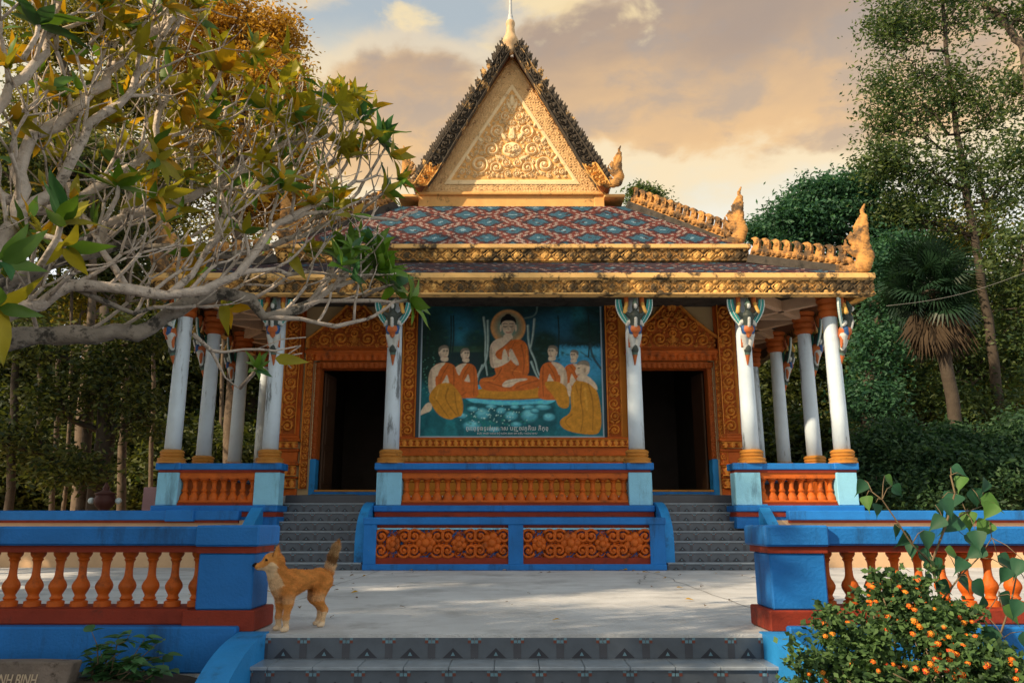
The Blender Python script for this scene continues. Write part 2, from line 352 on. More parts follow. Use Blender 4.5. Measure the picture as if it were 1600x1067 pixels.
def obj(name, me, parent=None, loc=None, rot=None, scale=None):
    o = bpy.data.objects.new(name, me); link(o, parent)
    if loc is not None: o.location = loc
    if rot is not None: o.rotation_euler = rot
    if scale is not None: o.scale = scale
    return o

# ------------------------------------------------------------------ carved relief: a height field on a panel
def sstep(x, a, b):
    t = np.clip((x - a) / (b - a), 0, 1); return t * t * (3 - 2 * t)
def volute(U, V, cx, cy, Rr, hand=1, start=0.0, pitch=None, lobes=9):
    """raised spiral with a leafy outer edge and a boss in its eye"""
    dx, dy = U - cx, V - cy; r = np.hypot(dx, dy); th = hand * (np.arctan2(dy, dx) - start)
    pitch = pitch or Rr * 0.52
    ph = ((r + pitch * (th / (2 * np.pi) % 1.0)) / pitch) % 1.0
    arm = np.clip(1 - np.abs(ph - 0.5) / 0.33, 0, 1) ** 0.6
    edge = Rr * (0.93 + 0.10 * np.abs(np.sin(th * lobes / 2)))
    h = arm * (1 - sstep(r, edge * 0.86, edge))
    eye = np.clip(1 - (r / (Rr * 0.24)) ** 2, 0, 1) ** 0.5
    return np.maximum(h, eye * 1.15)
def leafb(U, V, cx, cy, ang, ln, wd):
    dx, dy = U - cx, V - cy; a = dx * math.cos(ang) + dy * math.sin(ang); b = -dx * math.sin(ang) + dy * math.cos(ang)
    t = np.clip(a / ln, 0, 1); w = wd * np.sin(np.pi * t ** 0.75) + 1e-4
    h = np.clip(1 - (np.abs(b) / w) ** 2, 0, 1) ** 0.5 * ((a > 0) & (a < ln))
    return h * (0.75 + 0.25 * np.clip(np.abs(b) / w * 3, 0, 1))
def disc(U, V, cx, cy, r): return np.clip(1 - ((U - cx) ** 2 + (V - cy) ** 2) / r ** 2, 0, 1) ** 0.5
def relief(name, x0, x1, z0, z1, hf, y, depth, mats, res=0.016, parent=None, inside=None, two=None, axis='x', flip=False):
    """hf(U,V) -> height 0..1 in panel metres (U from x0, V from z0); inside(U,V) cuts the outline; two = height above which the second material is used"""
    nx = max(2, int((x1 - x0) / res)); nz = max(2, int((z1 - z0) / res))
    U, V = np.meshgrid(np.linspace(x0, x1, nx + 1), np.linspace(z0, z1, nz + 1))
    H = hf(U, V)
    Yv = y - depth * H
    P = np.stack([U, Yv, V] if axis == 'x' else [Yv, U, V], -1).reshape(-1, 3)
    idx = np.arange((nx + 1) * (nz + 1)).reshape(nz + 1, nx + 1)
    F = np.stack([idx[:-1, :-1], idx[:-1, 1:], idx[1:, 1:], idx[1:, :-1]], -1).reshape(-1, 4)
    if axis == 'y': F = F[:, ::-1] if not flip else F
    keep = np.ones(len(F), bool)
    Uc, Vc = (U[:-1, :-1] + U[1:, 1:]) / 2, (V[:-1, :-1] + V[1:, 1:]) / 2
    if inside is not None: keep = inside(Uc, Vc).ravel()
    mi = None
    if two is not None: mi = ((H[:-1, :-1] + H[1:, 1:]) / 2 > two).ravel().astype(int)[keep]
    F = F[keep]
    used, inv = np.unique(F, return_inverse=True); me = np_mesh(name, P[used], inv.reshape(F.shape), mats, mi, smooth=True)
    return obj(name, me, parent)

# ------------------------------------------------------------------ organic bodies: blended round cones meshed by surface nets
def sdf_cone(P, a, b, r1, r2):
    a, b = np.array(a, float), np.array(b, float); ba = b - a; l2 = max(ba @ ba, 1e-12)
    t = np.clip(((P - a) @ ba) / l2, 0, 1)
    return np.linalg.norm(P - a - t[:, None] * ba, axis=1) - (r1 + (r2 - r1) * t)
def sdf_body(name, prims, res, k=0.02, mats=('statue',), squash=None, colf=None, extra=None):
    """prims: (a, b, ra, rb, colour[, k]); returns a mesh with the attribute Col"""
    lo = np.min([np.minimum(np.array(p[0]) - max(p[2], p[3]), np.array(p[1]) - max(p[2], p[3])) for p in prims], 0) - 3 * res
    hi = np.max([np.maximum(np.array(p[0]) + max(p[2], p[3]), np.array(p[1]) + max(p[2], p[3])) for p in prims], 0) + 3 * res
    n = np.ceil((hi - lo) / res).astype(int) + 1
    ax = [lo[i] + np.arange(n[i]) * res for i in range(3)]
    G = np.stack(np.meshgrid(*ax, indexing='ij'), -1); P = G.reshape(-1, 3)
    D = None
    for p in prims:
        d = sdf_cone(P, p[0], p[1], p[2], p[3])
        if D is None: D = d; continue
        kk = p[5] if len(p) > 5 else k
        h = np.clip(0.5 + 0.5 * (D - d) / kk, 0, 1); D = D * (1 - h) + d * h - kk * h * (1 - h)
    if extra is not None: D = D + extra(P)
    D = D.reshape(n)
    S = D < 0
    s = np.zeros(np.array(n) - 1, int)
    corners = [(i, j, k2) for i in (0, 1) for j in (0, 1) for k2 in (0, 1)]
    sl_ = lambda c: tuple(slice(c[q], n[q] - 1 + c[q]) for q in range(3))
    for c in corners: s += S[sl_(c)]
    act = (s > 0) & (s < 8); vid = -np.ones(act.shape, int); vid[act] = np.arange(act.sum())
    acc = np.zeros((*act.shape, 3)); cnt = np.zeros(act.shape)
    for a in corners:
        for q in range(3):
            if a[q]: continue
            b = list(a); b[q] = 1; da, db = D[sl_(a)], D[sl_(tuple(b))]
            cr = (da < 0) != (db < 0); t = np.where(cr, da / np.where(cr, da - db, 1), 0)
            for w in range(3): acc[..., w] += np.where(cr, a[w] + (t if w == q else 0), 0)
            cnt += cr
    cell = np.argwhere(act); V = lo + (cell + acc[act] / cnt[act][:, None]) * res
    F = []
    for q in range(3):
        o1, o2 = [(1, 2), (2, 0), (0, 1)][q]
        A = [slice(1, n[w] - 1) for w in range(3)]; A[q] = slice(0, n[q] - 1); B = list(A); B[q] = slice(1, n[q])
        sa, sb = S[tuple(A)], S[tuple(B)]
        cr = np.argwhere(sa != sb)
        if not len(cr): continue
        base = cr.copy(); base[:, o1] += 1; base[:, o2] += 1
        inside_first = sa[tuple(cr.T)]
        def cellv(d1, d2):
            c = base.copy(); c[:, o1] += d1; c[:, o2] += d2; return vid[tuple(c.T)]
        qd = np.stack([cellv(-1, -1), cellv(0, -1), cellv(0, 0), cellv(-1, 0)], 1)
        qd[~inside_first] = qd[~inside_first][:, ::-1]
        F.append(qd)
    F = np.concatenate(F)
    best = np.full(len(V), 1e9); col = np.zeros((len(V), 3))
    for p in prims:
        d = sdf_cone(V, p[0], p[1], p[2], p[3]); m = d < best; best[m] = d[m]; col[m] = p[4]
    if colf is not None: col = colf(V, col)
    if squash is not None: V = V * np.array(squash)
    return np_mesh(name, V, F, mats, smooth=True, col=col)
# ================================================================== setting: ground, terrace
m = MB(); n_ = 60
gx = np.concatenate([np.linspace(-400, -20, 12), np.linspace(-16, 16, 60), np.linspace(20, 400, 12)]); gy = np.concatenate([np.linspace(-60, 0, 8), np.linspace(0.6, 16, 40), np.linspace(20, 600, 16)])
GX, GY = np.meshgrid(gx, gy); GZ = -0.34 + 0.05 * np.sin(GX * 1.7 + GY) * np.cos(GY * 1.3) + np.where((np.abs(GX) > 2.05) & (GY < 5.9) & (GY > 4.9), 0.10, 0.0)
GZ = np.where(GY > 6.0, -0.40, GZ); GZ = np.where(GY > 16.5, -.25, GZ); GZ = np.where((np.abs(GX) < 2.2) & (GY < 6), -0.345, GZ)
gi = np.arange(GX.size).reshape(GX.shape)
gF = np.stack([gi[:-1, :-1], gi[:-1, 1:], gi[1:, 1:], gi[1:, :-1]], -1).reshape(-1, 4)
tag(obj('ground', np_mesh('ground', np.stack([GX, GY, GZ], -1).reshape(-1, 3), gF, ['earth'], smooth=True)), kind='structure')
m = MB(); m.use('concrete').box(-17, 17, 5.86, 15.5, -0.6, 0.0)
terrace = tag(m.build('terrace'), kind='structure')
# expansion joints and wandering cracks in the concrete: shallow dark sheets
m = MB().use('crack')
def crackline(pts, w):
    for (a, b) in zip(pts[:-1], pts[1:]):
        a, b = Vector(a), Vector(b); d = (b - a).normalized(); n = Vector((-d.y, d.x)) * w
        m.add([(a.x + n.x, a.y + n.y, .004), (a.x - n.x, a.y - n.y, .004), (b.x - n.x, b.y - n.y, .004), (b.x + n.x, b.y + n.y, .004)], [(0, 1, 2, 3)])
rr = random.Random(3)
for (x0, y0, x1, y1, w) in ((-1.9, 12.2, -1.4, 13.2, .007), (-1.2, 12.1, 3.4, 12.3, .005), (1.6, 10.4, 2.0, 12.1, .004), (-3, 8.9, -.3, 9.4, .003), (-5, 10.6, 6, 10.7, .005), (-9, 9.0, 9, 9.0, .004), (-2.2, 5.9, -2.2, 13.2, .004), (2.2, 6.4, 2.2, 13.2, .004)):
    N = 14; crackline([(x0 + (x1 - x0) * i / N + rr.uniform(-.05, .05), y0 + (y1 - y0) * i / N + rr.uniform(-.05, .05)) for i in range(N + 1)], w)
m.build('crack', None, terrace)

# ================================================================== temple
temple = thing('temple', 'orange and gold Khmer temple with tiled tiered roof and tall pointed gable', 'temple')
T = temple
XL = (-6.2, -4.42, -2.21); XR = (6.03, 4.37, 2.28)      # the six front columns
# --- podium
m = MB().use('tan_wall')
m.box(-16, -4.50, 14.05, 27, 0, 0.80); m.box(4.46, 16, 14.05, 27, 0, 0.80); m.box(-4.5, 4.46, 15.05, 27, 0, 0.80)
podium = m.build('podium', None, T)
m = MB().use('blue')
m.bbox(-16, -4.78, 13.93, 14.4, 0.80, 0.965); m.bbox(-6.05, -5.55, 13.88, 14.42, 0.78, 0.975)
m.use('red_band'); m.box(-16, -4.8, 13.98, 14.3, 0.755, 0.80); m.build('coping', None, podium)
m = MB().use('blue'); m.bbox(4.84, 16, 13.93, 14.4, 0.80, 0.965); m.use('red_band'); m.box(4.86, 16, 13.98, 14.3, 0.755, 0.80); m.build('coping', None, podium)
m = MB()
for a, b in ((-6.40, -4.15), (-2.45, 2.53), (3.96, 6.24)):
    m.use('blue').bbox(a, b, 14.06, 14.7, 0.945, 1.055); m.use('red_band').box(a + .02, b - .02, 14.09, 14.6, 0.86, 0.945); m.use('blue').box(a + .01, b - .01, 14.11, 14.6, 0.66, 0.86)
m.build('plinth_moulding', None, podium)
m = MB().use('concrete'); m.box(-6.38, 6.22, 15.10, 26.5, 0.802, 1.06); m.box(-6.38, -4.62, 14.72, 15.10, 0.802, 1.06); m.box(-2.45, 2.53, 14.72, 15.10, 0.802, 1.06); m.box(4.58, 6.22, 14.72, 15.10, 0.802, 1.06); m.box(-4.7, 4.66, 15.3, 26, 1.06, 1.26)
m.build('veranda_floor', None, T)
# --- carved plinth between the two stairs
pl = MB()
pl.use('blue').bbox(-2.45, 2.53, 13.19, 14.05, 0, 0.10); pl.bbox(-2.46, 2.54, 13.18, 14.06, 0.725, 0.845)
for a, b in ((-2.44, -2.235), (-0.06, 0.185), (2.27, 2.52)): pl.box(a, b, 13.20, 14.04, 0.10, 0.725)
pl.use('blue').box(-2.4, 2.5, 13.33, 14.0, 0.10, 0.72)
carved = pl.build('carved_plinth', None, T)
def pack2(x0, x1, z0, z1, seed):
    rg = random.Random(seed); out_ = []
    for k in range(4200):
        x, z = rg.uniform(x0, x1), rg.uniform(z0, z1); cap = min(.085, x - x0 + .03, x1 - x + .03, z - z0 + .03, z1 - z + .03)
        for (a, b, r, *_q) in out_:
            cap = min(cap, math.hypot(x - a, z - b) - r * .95)
            if cap < .018: break
        if cap > .018: out_.append((x, z, cap, rg.choice((-1, 1)), rg.uniform(0, 6)))
    return out_
# one flower, one volute, one leaf sprig: shared by all the panels
f = MB().use('orange')
for k in range(6):
    a = k * math.pi / 3 + .5; f.ball((0.085 * math.cos(a), 0, 0.085 * math.sin(a)), 0.062, 6, 4, (1, 0.55, 1))
f.ball((0, -0.03, 0), 0.058, 8, 4, (1, 0.7, 1))
fl_me = f.mesh('flower', None, True)
f = MB().use('orange'); pts = []
for i in range(22):
    t = i / 21; a = t * 2 * math.pi * 1.45; r = 0.108 * (1 - t) ** 0.8 + 0.012; pts.append((r * math.cos(a), -0.012 - 0.03 * t, r * math.sin(a)))
f.tube(pts, [0.030 - 0.006 * i / 21 for i in range(22)], 5); f.ball((0, -0.04, 0), 0.036, 6, 4)
for k in range(5):
    a = 1.2 + k * 0.75; f.ball((0.125 * math.cos(a), 0, 0.125 * math.sin(a)), 0.034, 5, 3, (1, 0.7, 1))
vo_me = f.mesh('volute', None, True)
f = MB().use('orange')
for a, l in ((-.5, .075), (0, .1), (.5, .075)):
    f.ball((math.sin(a) * l, 0, -math.cos(a) * l * 0.8), 0.034, 5, 4, (0.8, 0.6, 1.3))
lf_me = f.mesh('leaf_sprig', None, True)
for (a, b) in ((-2.235, -0.06), (0.185, 2.27)):
    m = MB().use('red_band').box(a, b, 13.24, 13.36, 0.10, 0.205); m.box(a, b, 13.27, 13.36, 0.675, 0.724); m.use('pale_blue').box(a, b, 13.235, 13.36, 0.648, 0.675)
    m.build('panel_border', None, carved)
    z = 0.427; wdt = (b - a); nu = 4
    pk = pack2(a + .02, b - .02, .215, .640, 5)
    def hpan(U, V, pk=pk):
        H = np.zeros_like(U)
        for (x, zz, r, h, s_) in pk: H = np.maximum(H, volute(U, V, x, zz, r, h, s_, lobes=7))
        return H
    relief('carved_ground', a, b, .205, .648, hpan, 13.318, .05, ['blue', 'orange'], .011, carved, two=.12)
    for k in range(nu):
        cx = a + wdt * (k + 0.5) / nu
        obj('flower', fl_me, carved, (cx, 13.25, z + (0.01 if k % 2 else -.01)), (0, k * .4, 0), (1.25 if k % 2 else 0.95,) * 3)
        for sx in (-1, 1):
            for sz in (-1, 1):
                obj('volute', vo_me, carved, (cx + sx * wdt / nu * 0.5 * 0.72 * (1 if k % 2 else 0.98), 13.27, z + sz * 0.113), (0, 0.4 * sx * sz, 0), (0.98 * -sx, 1.15, 1.0 * sz))
        for sz in (-1, 1):
            obj('leaf_sprig', lf_me, carved, (cx, 13.26, z + sz * 0.125), None, (1.25, 1, sz * 0.9))
# --- columns
def ring_prof(z0, z1, r0, n, bulge, flare=0.0):
    pr = []
    for i in range(n * 6 + 1):
        t = i / (n * 6); ph = (t * n) % 1.0
        pr.append((r0 + bulge * abs(math.sin(math.pi * ph)) + flare * t, z0 + (z1 - z0) * t))
    return pr
m = MB().use('white_paint'); m.lathe([(0.147, 0.24), (0.143, 1.0), (0.136, 2.2), (0.129, 3.0), (0.127, 3.19)], 20); shaft_me = m.mesh('column', None, True)
m = MB().use('gold'); m.lathe([(0.255, 0), (0.258, 0.03), (0.235, 0.045), (0.245, 0.07), (0.25, 0.09), (0.215, 0.105), (0.19, 0.12), (0.205, 0.135), (0.21, 0.155), (0.195, 0.175), (0.21, 0.19), (0.215, 0.21), (0.195, 0.235), (0.17, 0.25)], 20); cb_me = m.mesh('column_base'); smooth_angle(cb_me, 50)
m = MB().use('orange_deep'); m.lathe([(0.15, 2.74), (0.185, 2.78), (0.20, 2.83), (0.175, 2.87), (0.195, 2.91), (0.205, 2.95), (0.18, 2.99), (0.21, 3.03), (0.225, 3.08), (0.20, 3.11), (0.23, 3.14), (0.24, 3.19)], 18); cap_me = m.mesh('capital'); smooth_angle(cap_me, 50)
cols = [(x, 14.3) for x in (*XL, *XR)] + [(x, y) for x in (-6.17, 6.05) for y in (15.68, 17.45, 19.2, 21.0, 22.8, 24.6)]
for (x, y) in cols:
    c = obj('column', shaft_me, T, (x, y, 1.80)); obj('column_base', cb_me, c)
    if abs(x) > 5: obj('capital', cap_me, c)
for x in (-6.17, 6.05):
    m = MB().use('blue').bbox(x - .16, x + .16, 14.75, 26, 1.62, 1.79); m.use('orange').box(x - .05, x + .05, 14.75, 26, 1.06, 1.63); m.build('side_parapet', None, T)
# --- hall walls with two door openings
DL, DR = (-4.00, -2.63), (2.69, 4.08); YW = 16.0
m = MB().use('beige_wall')
m.box(-4.80, DL[0] - .1, YW, YW + .3, 1.26, 5.66); m.box(DR[1] + .1, 4.70, YW, YW + .3, 1.26, 5.66)
m.box(DL[0] - .1, DL[1] + .1, YW, YW + .3, 4.05, 5.66); m.box(DR[0] - .1, DR[1] + .1, YW, YW + .3, 4.05, 5.66)
m.use('ochre_wall').box(DL[1] + .1, DR[0] - .1, YW, YW + .3, 1.26, 5.66)
m.use('beige_wall').box(-4.80, -4.5, YW + .3, 25.6, 1.26, 5.66); m.box(4.40, 4.70, YW + .3, 25.6, 1.26, 5.66); m.box(-4.5, 4.4, 25.3, 25.6, 1.26, 5.66)
wall = m.build('wall', None, T)
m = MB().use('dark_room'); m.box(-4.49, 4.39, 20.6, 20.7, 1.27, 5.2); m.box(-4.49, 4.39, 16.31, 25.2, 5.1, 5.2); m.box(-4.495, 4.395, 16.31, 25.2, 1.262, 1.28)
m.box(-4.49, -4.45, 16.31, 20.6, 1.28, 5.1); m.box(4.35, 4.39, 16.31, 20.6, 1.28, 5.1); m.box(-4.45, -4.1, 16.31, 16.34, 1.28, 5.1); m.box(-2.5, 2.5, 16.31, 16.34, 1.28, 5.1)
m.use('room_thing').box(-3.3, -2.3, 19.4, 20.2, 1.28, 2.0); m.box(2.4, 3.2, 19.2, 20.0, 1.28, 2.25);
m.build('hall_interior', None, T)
# carved wall ornament
def rinceau(x0, x1, z0, z1, n=None):
    w = x1 - x0; cx = (x0 + x1) / 2; Rr = w * 0.40; n = n or max(1, int(round((z1 - z0) / (w * 0.86))))
    def hf(U, V):
        H = np.zeros_like(U)
        for k in range(n):
            zc = z0 + (z1 - z0) * (k + 0.5) / n; s = 1 if k % 2 else -1
            H = np.maximum(H, volute(U, V, cx + s * w * 0.03, zc, Rr, s, 1.2 + k))
            for sx in (-1, 1):
                H = np.maximum(H, 0.8 * leafb(U, V, cx + sx * w * .05, zc + (z1 - z0) / n * .5, math.pi / 2 * (1 - sx * .62), w * .42, w * .08))
        e = np.minimum(U - x0, x1 - U); H = np.maximum(H, 0.9 * (1 - sstep(e, w * .045, w * .075)))
        return H
    return hf
def band(x0, x1, z0, z1, period):
    """running lotus band"""
    def hf(U, V):
        t = (V - z0) / (z1 - z0); u = ((U - x0) / period) % 1.0 - 0.5
        H = np.clip(1 - (np.abs(u) / (0.42 * np.sin(np.pi * np.clip(t, .05, .95)) + .02)) ** 2, 0, 1) ** .5
        return np.maximum(H * 0.9, (t > .88) | (t < .10))
    return hf
def moulding(mb, x0, x1, y, prof):
    """stepped horizontal mouldings: (z0, z1, projection)"""
    for z0, z1, p in prof: mb.bbox(x0 - p, x1 + p, y - p, y + .05, z0, z1, min(.012, (z1 - z0) * .3))
# pilasters beside the mural
for (a, b) in ((-2.285, -1.985), (1.955, 2.26)):
    relief('pilaster', a, b, 2.46, 5.45, rinceau(a, b, 2.46, 5.45), YW - .07, .075, ['orange_ground', 'orange_raised'], .014, wall, two=.28)
    m = MB().use('orange').box(a, b, YW - .069, YW, 2.44, 5.45); moulding(m, a, b, YW - .06, ((2.26, 2.33, .07), (2.33, 2.39, .045), (2.39, 2.45, .025))); m.build('pilaster_base', None, wall)
# dado under the mural
m = MB().use('orange'); moulding(m, -2.3, 2.28, YW - .05, ((1.80, 1.95, .16), (2.07, 2.25, .08), (2.40, 2.44, .12)))
m.use('gold'); moulding(m, -2.3, 2.28, YW - .05, ((1.95, 2.07, .13),)); m.use('ochre_wall'); moulding(m, -2.3, 2.28, YW - .05, ((1.26, 1.36, .14), (1.36, 1.55, .10), (1.55, 1.62, .13), (1.62, 1.80, .08))); m.build('dado', None, wall)
relief('carved_band', -2.38, 2.36, 2.25, 2.40, band(-2.38, 2.36, 2.25, 2.40, .13), YW - .14, .05, ['orange_ground', 'orange_raised'], .012, wall, two=.4)
relief('carved_band', -2.42, 2.40, 1.955, 2.06, band(-2.42, 2.40, 1.955, 2.06, .16), YW - .185, .035, ['gold'], .013, wall)
# door surrounds
def pack(xmax, z0, z1, hw, seeds, rmax, rmin, n, seed):
    """volutes packed side by side inside a half outline"""
    rg = random.Random(seed); out_ = list(seeds)
    for k in range(n):
        z = rg.uniform(z0, z1); w = hw(z); x = rg.uniform(0, max(.02, w)); cap = min(rmax, (w - x) * .80, (z - z0) + .02, x if x > .06 else rmax)
        for (a, b, r, *_q) in out_: cap = min(cap, math.hypot(x - a, z - b) - r * .93)
        if cap > rmin: out_.append((x, z, cap, rg.choice((-1, 1)), rg.uniform(0, 6)))
    return out_
PEDP = pack(1, .03, 1.15, lambda z: .98 * (1 - min(1, max(0, (z - .2) / 1.09))) ** 1.45 - .07, [(.28, .20, .16, 1, 0), (.62, .17, .14, -1, 1), (.22, .52, .14, -1, 2), (0, .33, .12, 1, 3)], .12, .035, 1500, 6)
for side, (d0, d1), (p0, p1) in ((-1, DL, (-4.80, -4.36)), (1, DR, (4.26, 4.70))):
    relief('pilaster', p0 + .05, p1 - .05, 2.52, 5.55, rinceau(p0 + .05, p1 - .05, 2.52, 5.55), YW - .10, .08, ['orange_ground', 'orange_raised'], .015, wall, two=.28)
    m = MB().use('orange').box(p0 + .05, p1 - .05, YW - .099, YW, 2.50, 5.56); m.box(p0, p1, YW - .05, YW, 2.4, 5.56)
    moulding(m, p0 + .03, p1 - .03, YW - .05, ((1.26, 1.42, .05), (1.62, 1.66, .06), (1.88, 1.93, .07), (1.93, 2.16, .03), (2.16, 2.22, .06), (2.36, 2.42, .07), (2.42, 2.50, .04)))
    m.build('pilaster_base', None, wall)
    for (z0, z1) in ((1.43, 1.61), (1.67, 1.87), (2.23, 2.35)):
        relief('carved_band', p0 - .01, p1 + .01, z0, z1, band(p0, p1, z0, z1, .147), YW - .11, .06, ['orange_ground', 'orange_raised'], .013, wall, two=.4)
    # frame: carved jambs and lintel in two steps
    f0, f1, zt = d0 - .30, d1 + .30, 4.30
    for q, (ja, jb) in enumerate(((f0, d0 - .13), (d1 + .13, f1))):
        if side < 0 and q == 1 or side > 0 and q == 0: ja, jb = (ja, jb)
        relief('door_jamb', ja, jb, 1.42, zt, rinceau(ja, jb, 1.42, zt), YW - .055, .06, ['orange_ground', 'orange_raised'], .013, wall, two=.28)
    for (ja, jb) in ((d0 - .13, d0), (d1, d1 + .13)):
        relief('door_jamb', ja, jb, 2.02, 4.02, rinceau(ja, jb, 2.02, 4.02), YW + .02, .04, ['orange_deep'], .013, wall)
        MB().use('blue_light').bbox(ja, jb, YW - .005, YW + .28, 1.27, 2.02).build('jamb_foot', None, wall)
        MB().use('orange_deep').box(ja, jb, YW + .021, YW + .29, 2.02, 4.02).build('jamb_core', None, wall)
    relief('lintel', d0 - .13, d1 + .13, 3.90, 4.02, band(d0, d1, 3.90, 4.02, .11), YW + .018, .04, ['orange_deep'], .013, wall)
    relief('lintel', f0, f1, 4.04, 4.20, band(f0, f1, 4.04, 4.20, .15), YW - .06, .045, ['orange'], .014, wall)
    m = MB().use('orange').bbox(f0 - .03, f1 + .03, YW - .13, YW, 4.20, 4.27); m.bbox(f0, f1, YW - .09, YW, 4.27, 4.31)
    m.box(d0 - .12, d1 + .12, YW + .02, YW + .28, 3.9, 4.02); m.box(d0 - .02, d1 + .02, YW + .0, YW + .02, 4.0, 4.21); m.build('lintel_moulding', None, wall); m = MB(); m.use('gold').bbox(d0, d1, YW - .02, YW + .25, 1.36, 1.40, .008); m.use('blue').bbox(d0 - .02, d1 + .02, YW - .03, YW + .22, 1.27, 1.36); m.build('door_sill', None, wall)
    for sgn, hx in ((1, d0), (-1, d1)):      # door leaves standing open inwards
        dl = MB().use('door_wood').bbox(0, .62, -.02, .02, 1.42, 3.86, .006)
        for (za_, zb_) in ((1.55, 2.2), (2.35, 3.0), (3.15, 3.75)): dl.bbox(.10, .52, -.032, -.021, za_, zb_, .008)
        dl = dl.build('door_leaf', None, wall); dl.location = (hx + sgn * .03, YW + .32, 0); dl.rotation_euler.z = R(82) if sgn > 0 else R(98)
    # flame-shaped pediment
    cx, hw = (f0 + f1) / 2, (f1 - f0) / 2 + .02; zb, za = 4.31, 5.60
    def half(V, hw=hw, zb=zb, za=za):
        t = np.clip((V - zb - .20) / (za - zb - .20), 0, 1); return hw * (1 - t) ** 1.45 + .02
    def ins(U, V, cx=cx): return np.abs(U - cx) < half(V) * (1 + 0.035 * np.sin(V * 42))
    def hfp(U, V, cx=cx):
        X = np.abs(U - cx); H = np.zeros_like(U); Z = V - 4.31
        for (x, z, r, h, s) in PEDP: H = np.maximum(H, volute(X, Z, x, z, r, h, s, lobes=7))
        for (x, z, a, l, w) in ((.0, .10, 1.57, .22, .06), (.05, .80, 1.57, .4, .05), (.1, .55, 1.0, .2, .04)): H = np.maximum(H, .8 * leafb(X, Z, x, z, a, l, w))
        e = half(V) - X; H = np.maximum(H, .9 * (1 - sstep(np.abs(e - .045), .02, .04)))
        return H
    relief('door_pediment', f0 - .02, f1 + .02, zb, za, hfp, YW - .05, .085, ['orange_ground', 'orange_raised'], .013, wall, ins, two=.26)
# ================================================================== roofs
def tiles(name, A, B, D, E_, parent, colw=0.074, rowh=0.066, off=(0, 0), dirt=.06):
    """overlapping glazed tiles on the slope A-B (eave, left to right) up to D-E_ (top, left to right); a woven pattern of lozenges"""
    A, B, D, E_ = (Vector(q) for q in (A, B, D, E_))
    u = (B - A).normalized(); mid = (D + E_) / 2 - (A + B) / 2; s = mid - u * mid.dot(u); Ls = s.length; s.normalize(); nrm = u.cross(s)
    rows = int(Ls / rowh); V, F, MI = [], [], []
    names = ['rt_white', 'rt_red', 'rt_dark', 'rt_blue', 'rt_pale']
    sl0, sr0 = (D - A).dot(u) / Ls, (E_ - B).dot(u) / Ls; Wb = (B - A).length
    lift = nrm * 0.020; rnd = random.Random(5)
    for j in range(rows):
        s0, s1 = j * rowh, (j + 1.25) * rowh
        x0, x1 = sl0 * s0, Wb + sr0 * s0
        k0, k1 = math.floor((x0 - Wb / 2) / colw), math.ceil((x1 - Wb / 2) / colw)
        for k in range(k0, k1):
            a, b = Wb / 2 + (k + (.5 if j % 2 else 0) - .25) * colw, Wb / 2 + (k + 1 + (.5 if j % 2 else 0) - .25) * colw - .006
            if b < x0 or a > x1: continue
            a, b = max(a, x0), min(b, x1)
            P0, P1 = A + u * a + s * s0 + lift * (1 + rnd.uniform(-.25, .25)), A + u * b + s * s0 + lift
            n = len(V); V += [P0, P1, A + u * b + s * s1 + nrm * .002, A + u * a + s * s1 + nrm * .002, P0 - lift * .95, P1 - lift * .95]
            F += [(n, n + 1, n + 2, n + 3), (n + 4, n + 5, n + 1, n)]
            cx = (k + (.5 if j % 2 else 0)); best = 9
            for (ou, ov) in ((0, 0), (.5, .5)):
                du = ((cx + off[0]) / 15 + ou + .5) % 1 - .5; dv = ((j + off[1]) / 17 + ov + .5) % 1 - .5
                best = min(best, abs(du) * 2 + abs(dv) * 2)
            q = best + rnd.uniform(-.03, .03)
            c = 4 if q < .12 else 3 if q < .50 else 2 if q < .68 else 1 if q < .80 else 0 if q < .91 else 1
            if rnd.random() < dirt: c = 2
            MI += [c, c]
    me = np_mesh(name, np.array([tuple(v) for v in V]), F, names, MI)
    return tag(obj(name, me, parent), kind='stuff')
EX, EY0, EY1, EZ = 6.69, 13.80, 27.4, 5.25      # lower eave
UX, UY0, UY1 = 4.97, 15.5, 25.7                 # upper eave
TX, TY0, TY1 = 2.74, 17.72, 23.5                # foot of the gable
m = MB().use('ridge_dark')
def frustum(x0, ya, yb, z0, x1, yc, yd, z1):
    m.add([(-x0, ya, z0), (x0, ya, z0), (x0, yb, z0), (-x0, yb, z0), (-x1, yc, z1), (x1, yc, z1), (x1, yd, z1), (-x1, yd, z1)],
          [(0, 1, 5, 4), (1, 2, 6, 5), (2, 3, 7, 6), (3, 0, 4, 7), (4, 5, 6, 7), (3, 2, 1, 0)])
frustum(EX - .02, EY0 + .02, EY1, EZ - .02, UX - .1, UY0 + .1, UY1 - .1, 6.05)
m.box(-UX + .05, UX - .05, UY0 + .05, UY1, 6.03, 6.37)
frustum(UX - .02, UY0 + .02, UY1 - .02, 6.40, TX, TY0, TY1, 8.22)
roof = m.build('roof', None, T)
tiles('roof_tiles', (-EX, EY0, EZ), (EX, EY0, EZ), (-UX + .1, UY0 + .1, 6.07), (UX - .1, UY0 + .1, 6.07), roof, off=(3, 4), dirt=.72)
tiles('roof_tiles', (EX, EY0, EZ), (EX, EY1, EZ), (UX - .1, UY0 + .1, 6.07), (UX - .1, UY1, 6.07), roof)
tiles('roof_tiles', (-EX, EY1, EZ), (-EX, EY0, EZ), (-UX + .1, UY1, 6.07), (-UX + .1, UY0 + .1, 6.07), roof)
tiles('roof_tiles', (-UX, UY0, 6.43), (UX, UY0, 6.43), (-TX, TY0, 8.25), (TX, TY0, 8.25), roof, off=(0, 2))
tiles('roof_tiles', (UX, UY0, 6.43), (UX, UY1, 6.43), (TX, TY0, 8.25), (TX, TY1, 8.25), roof)
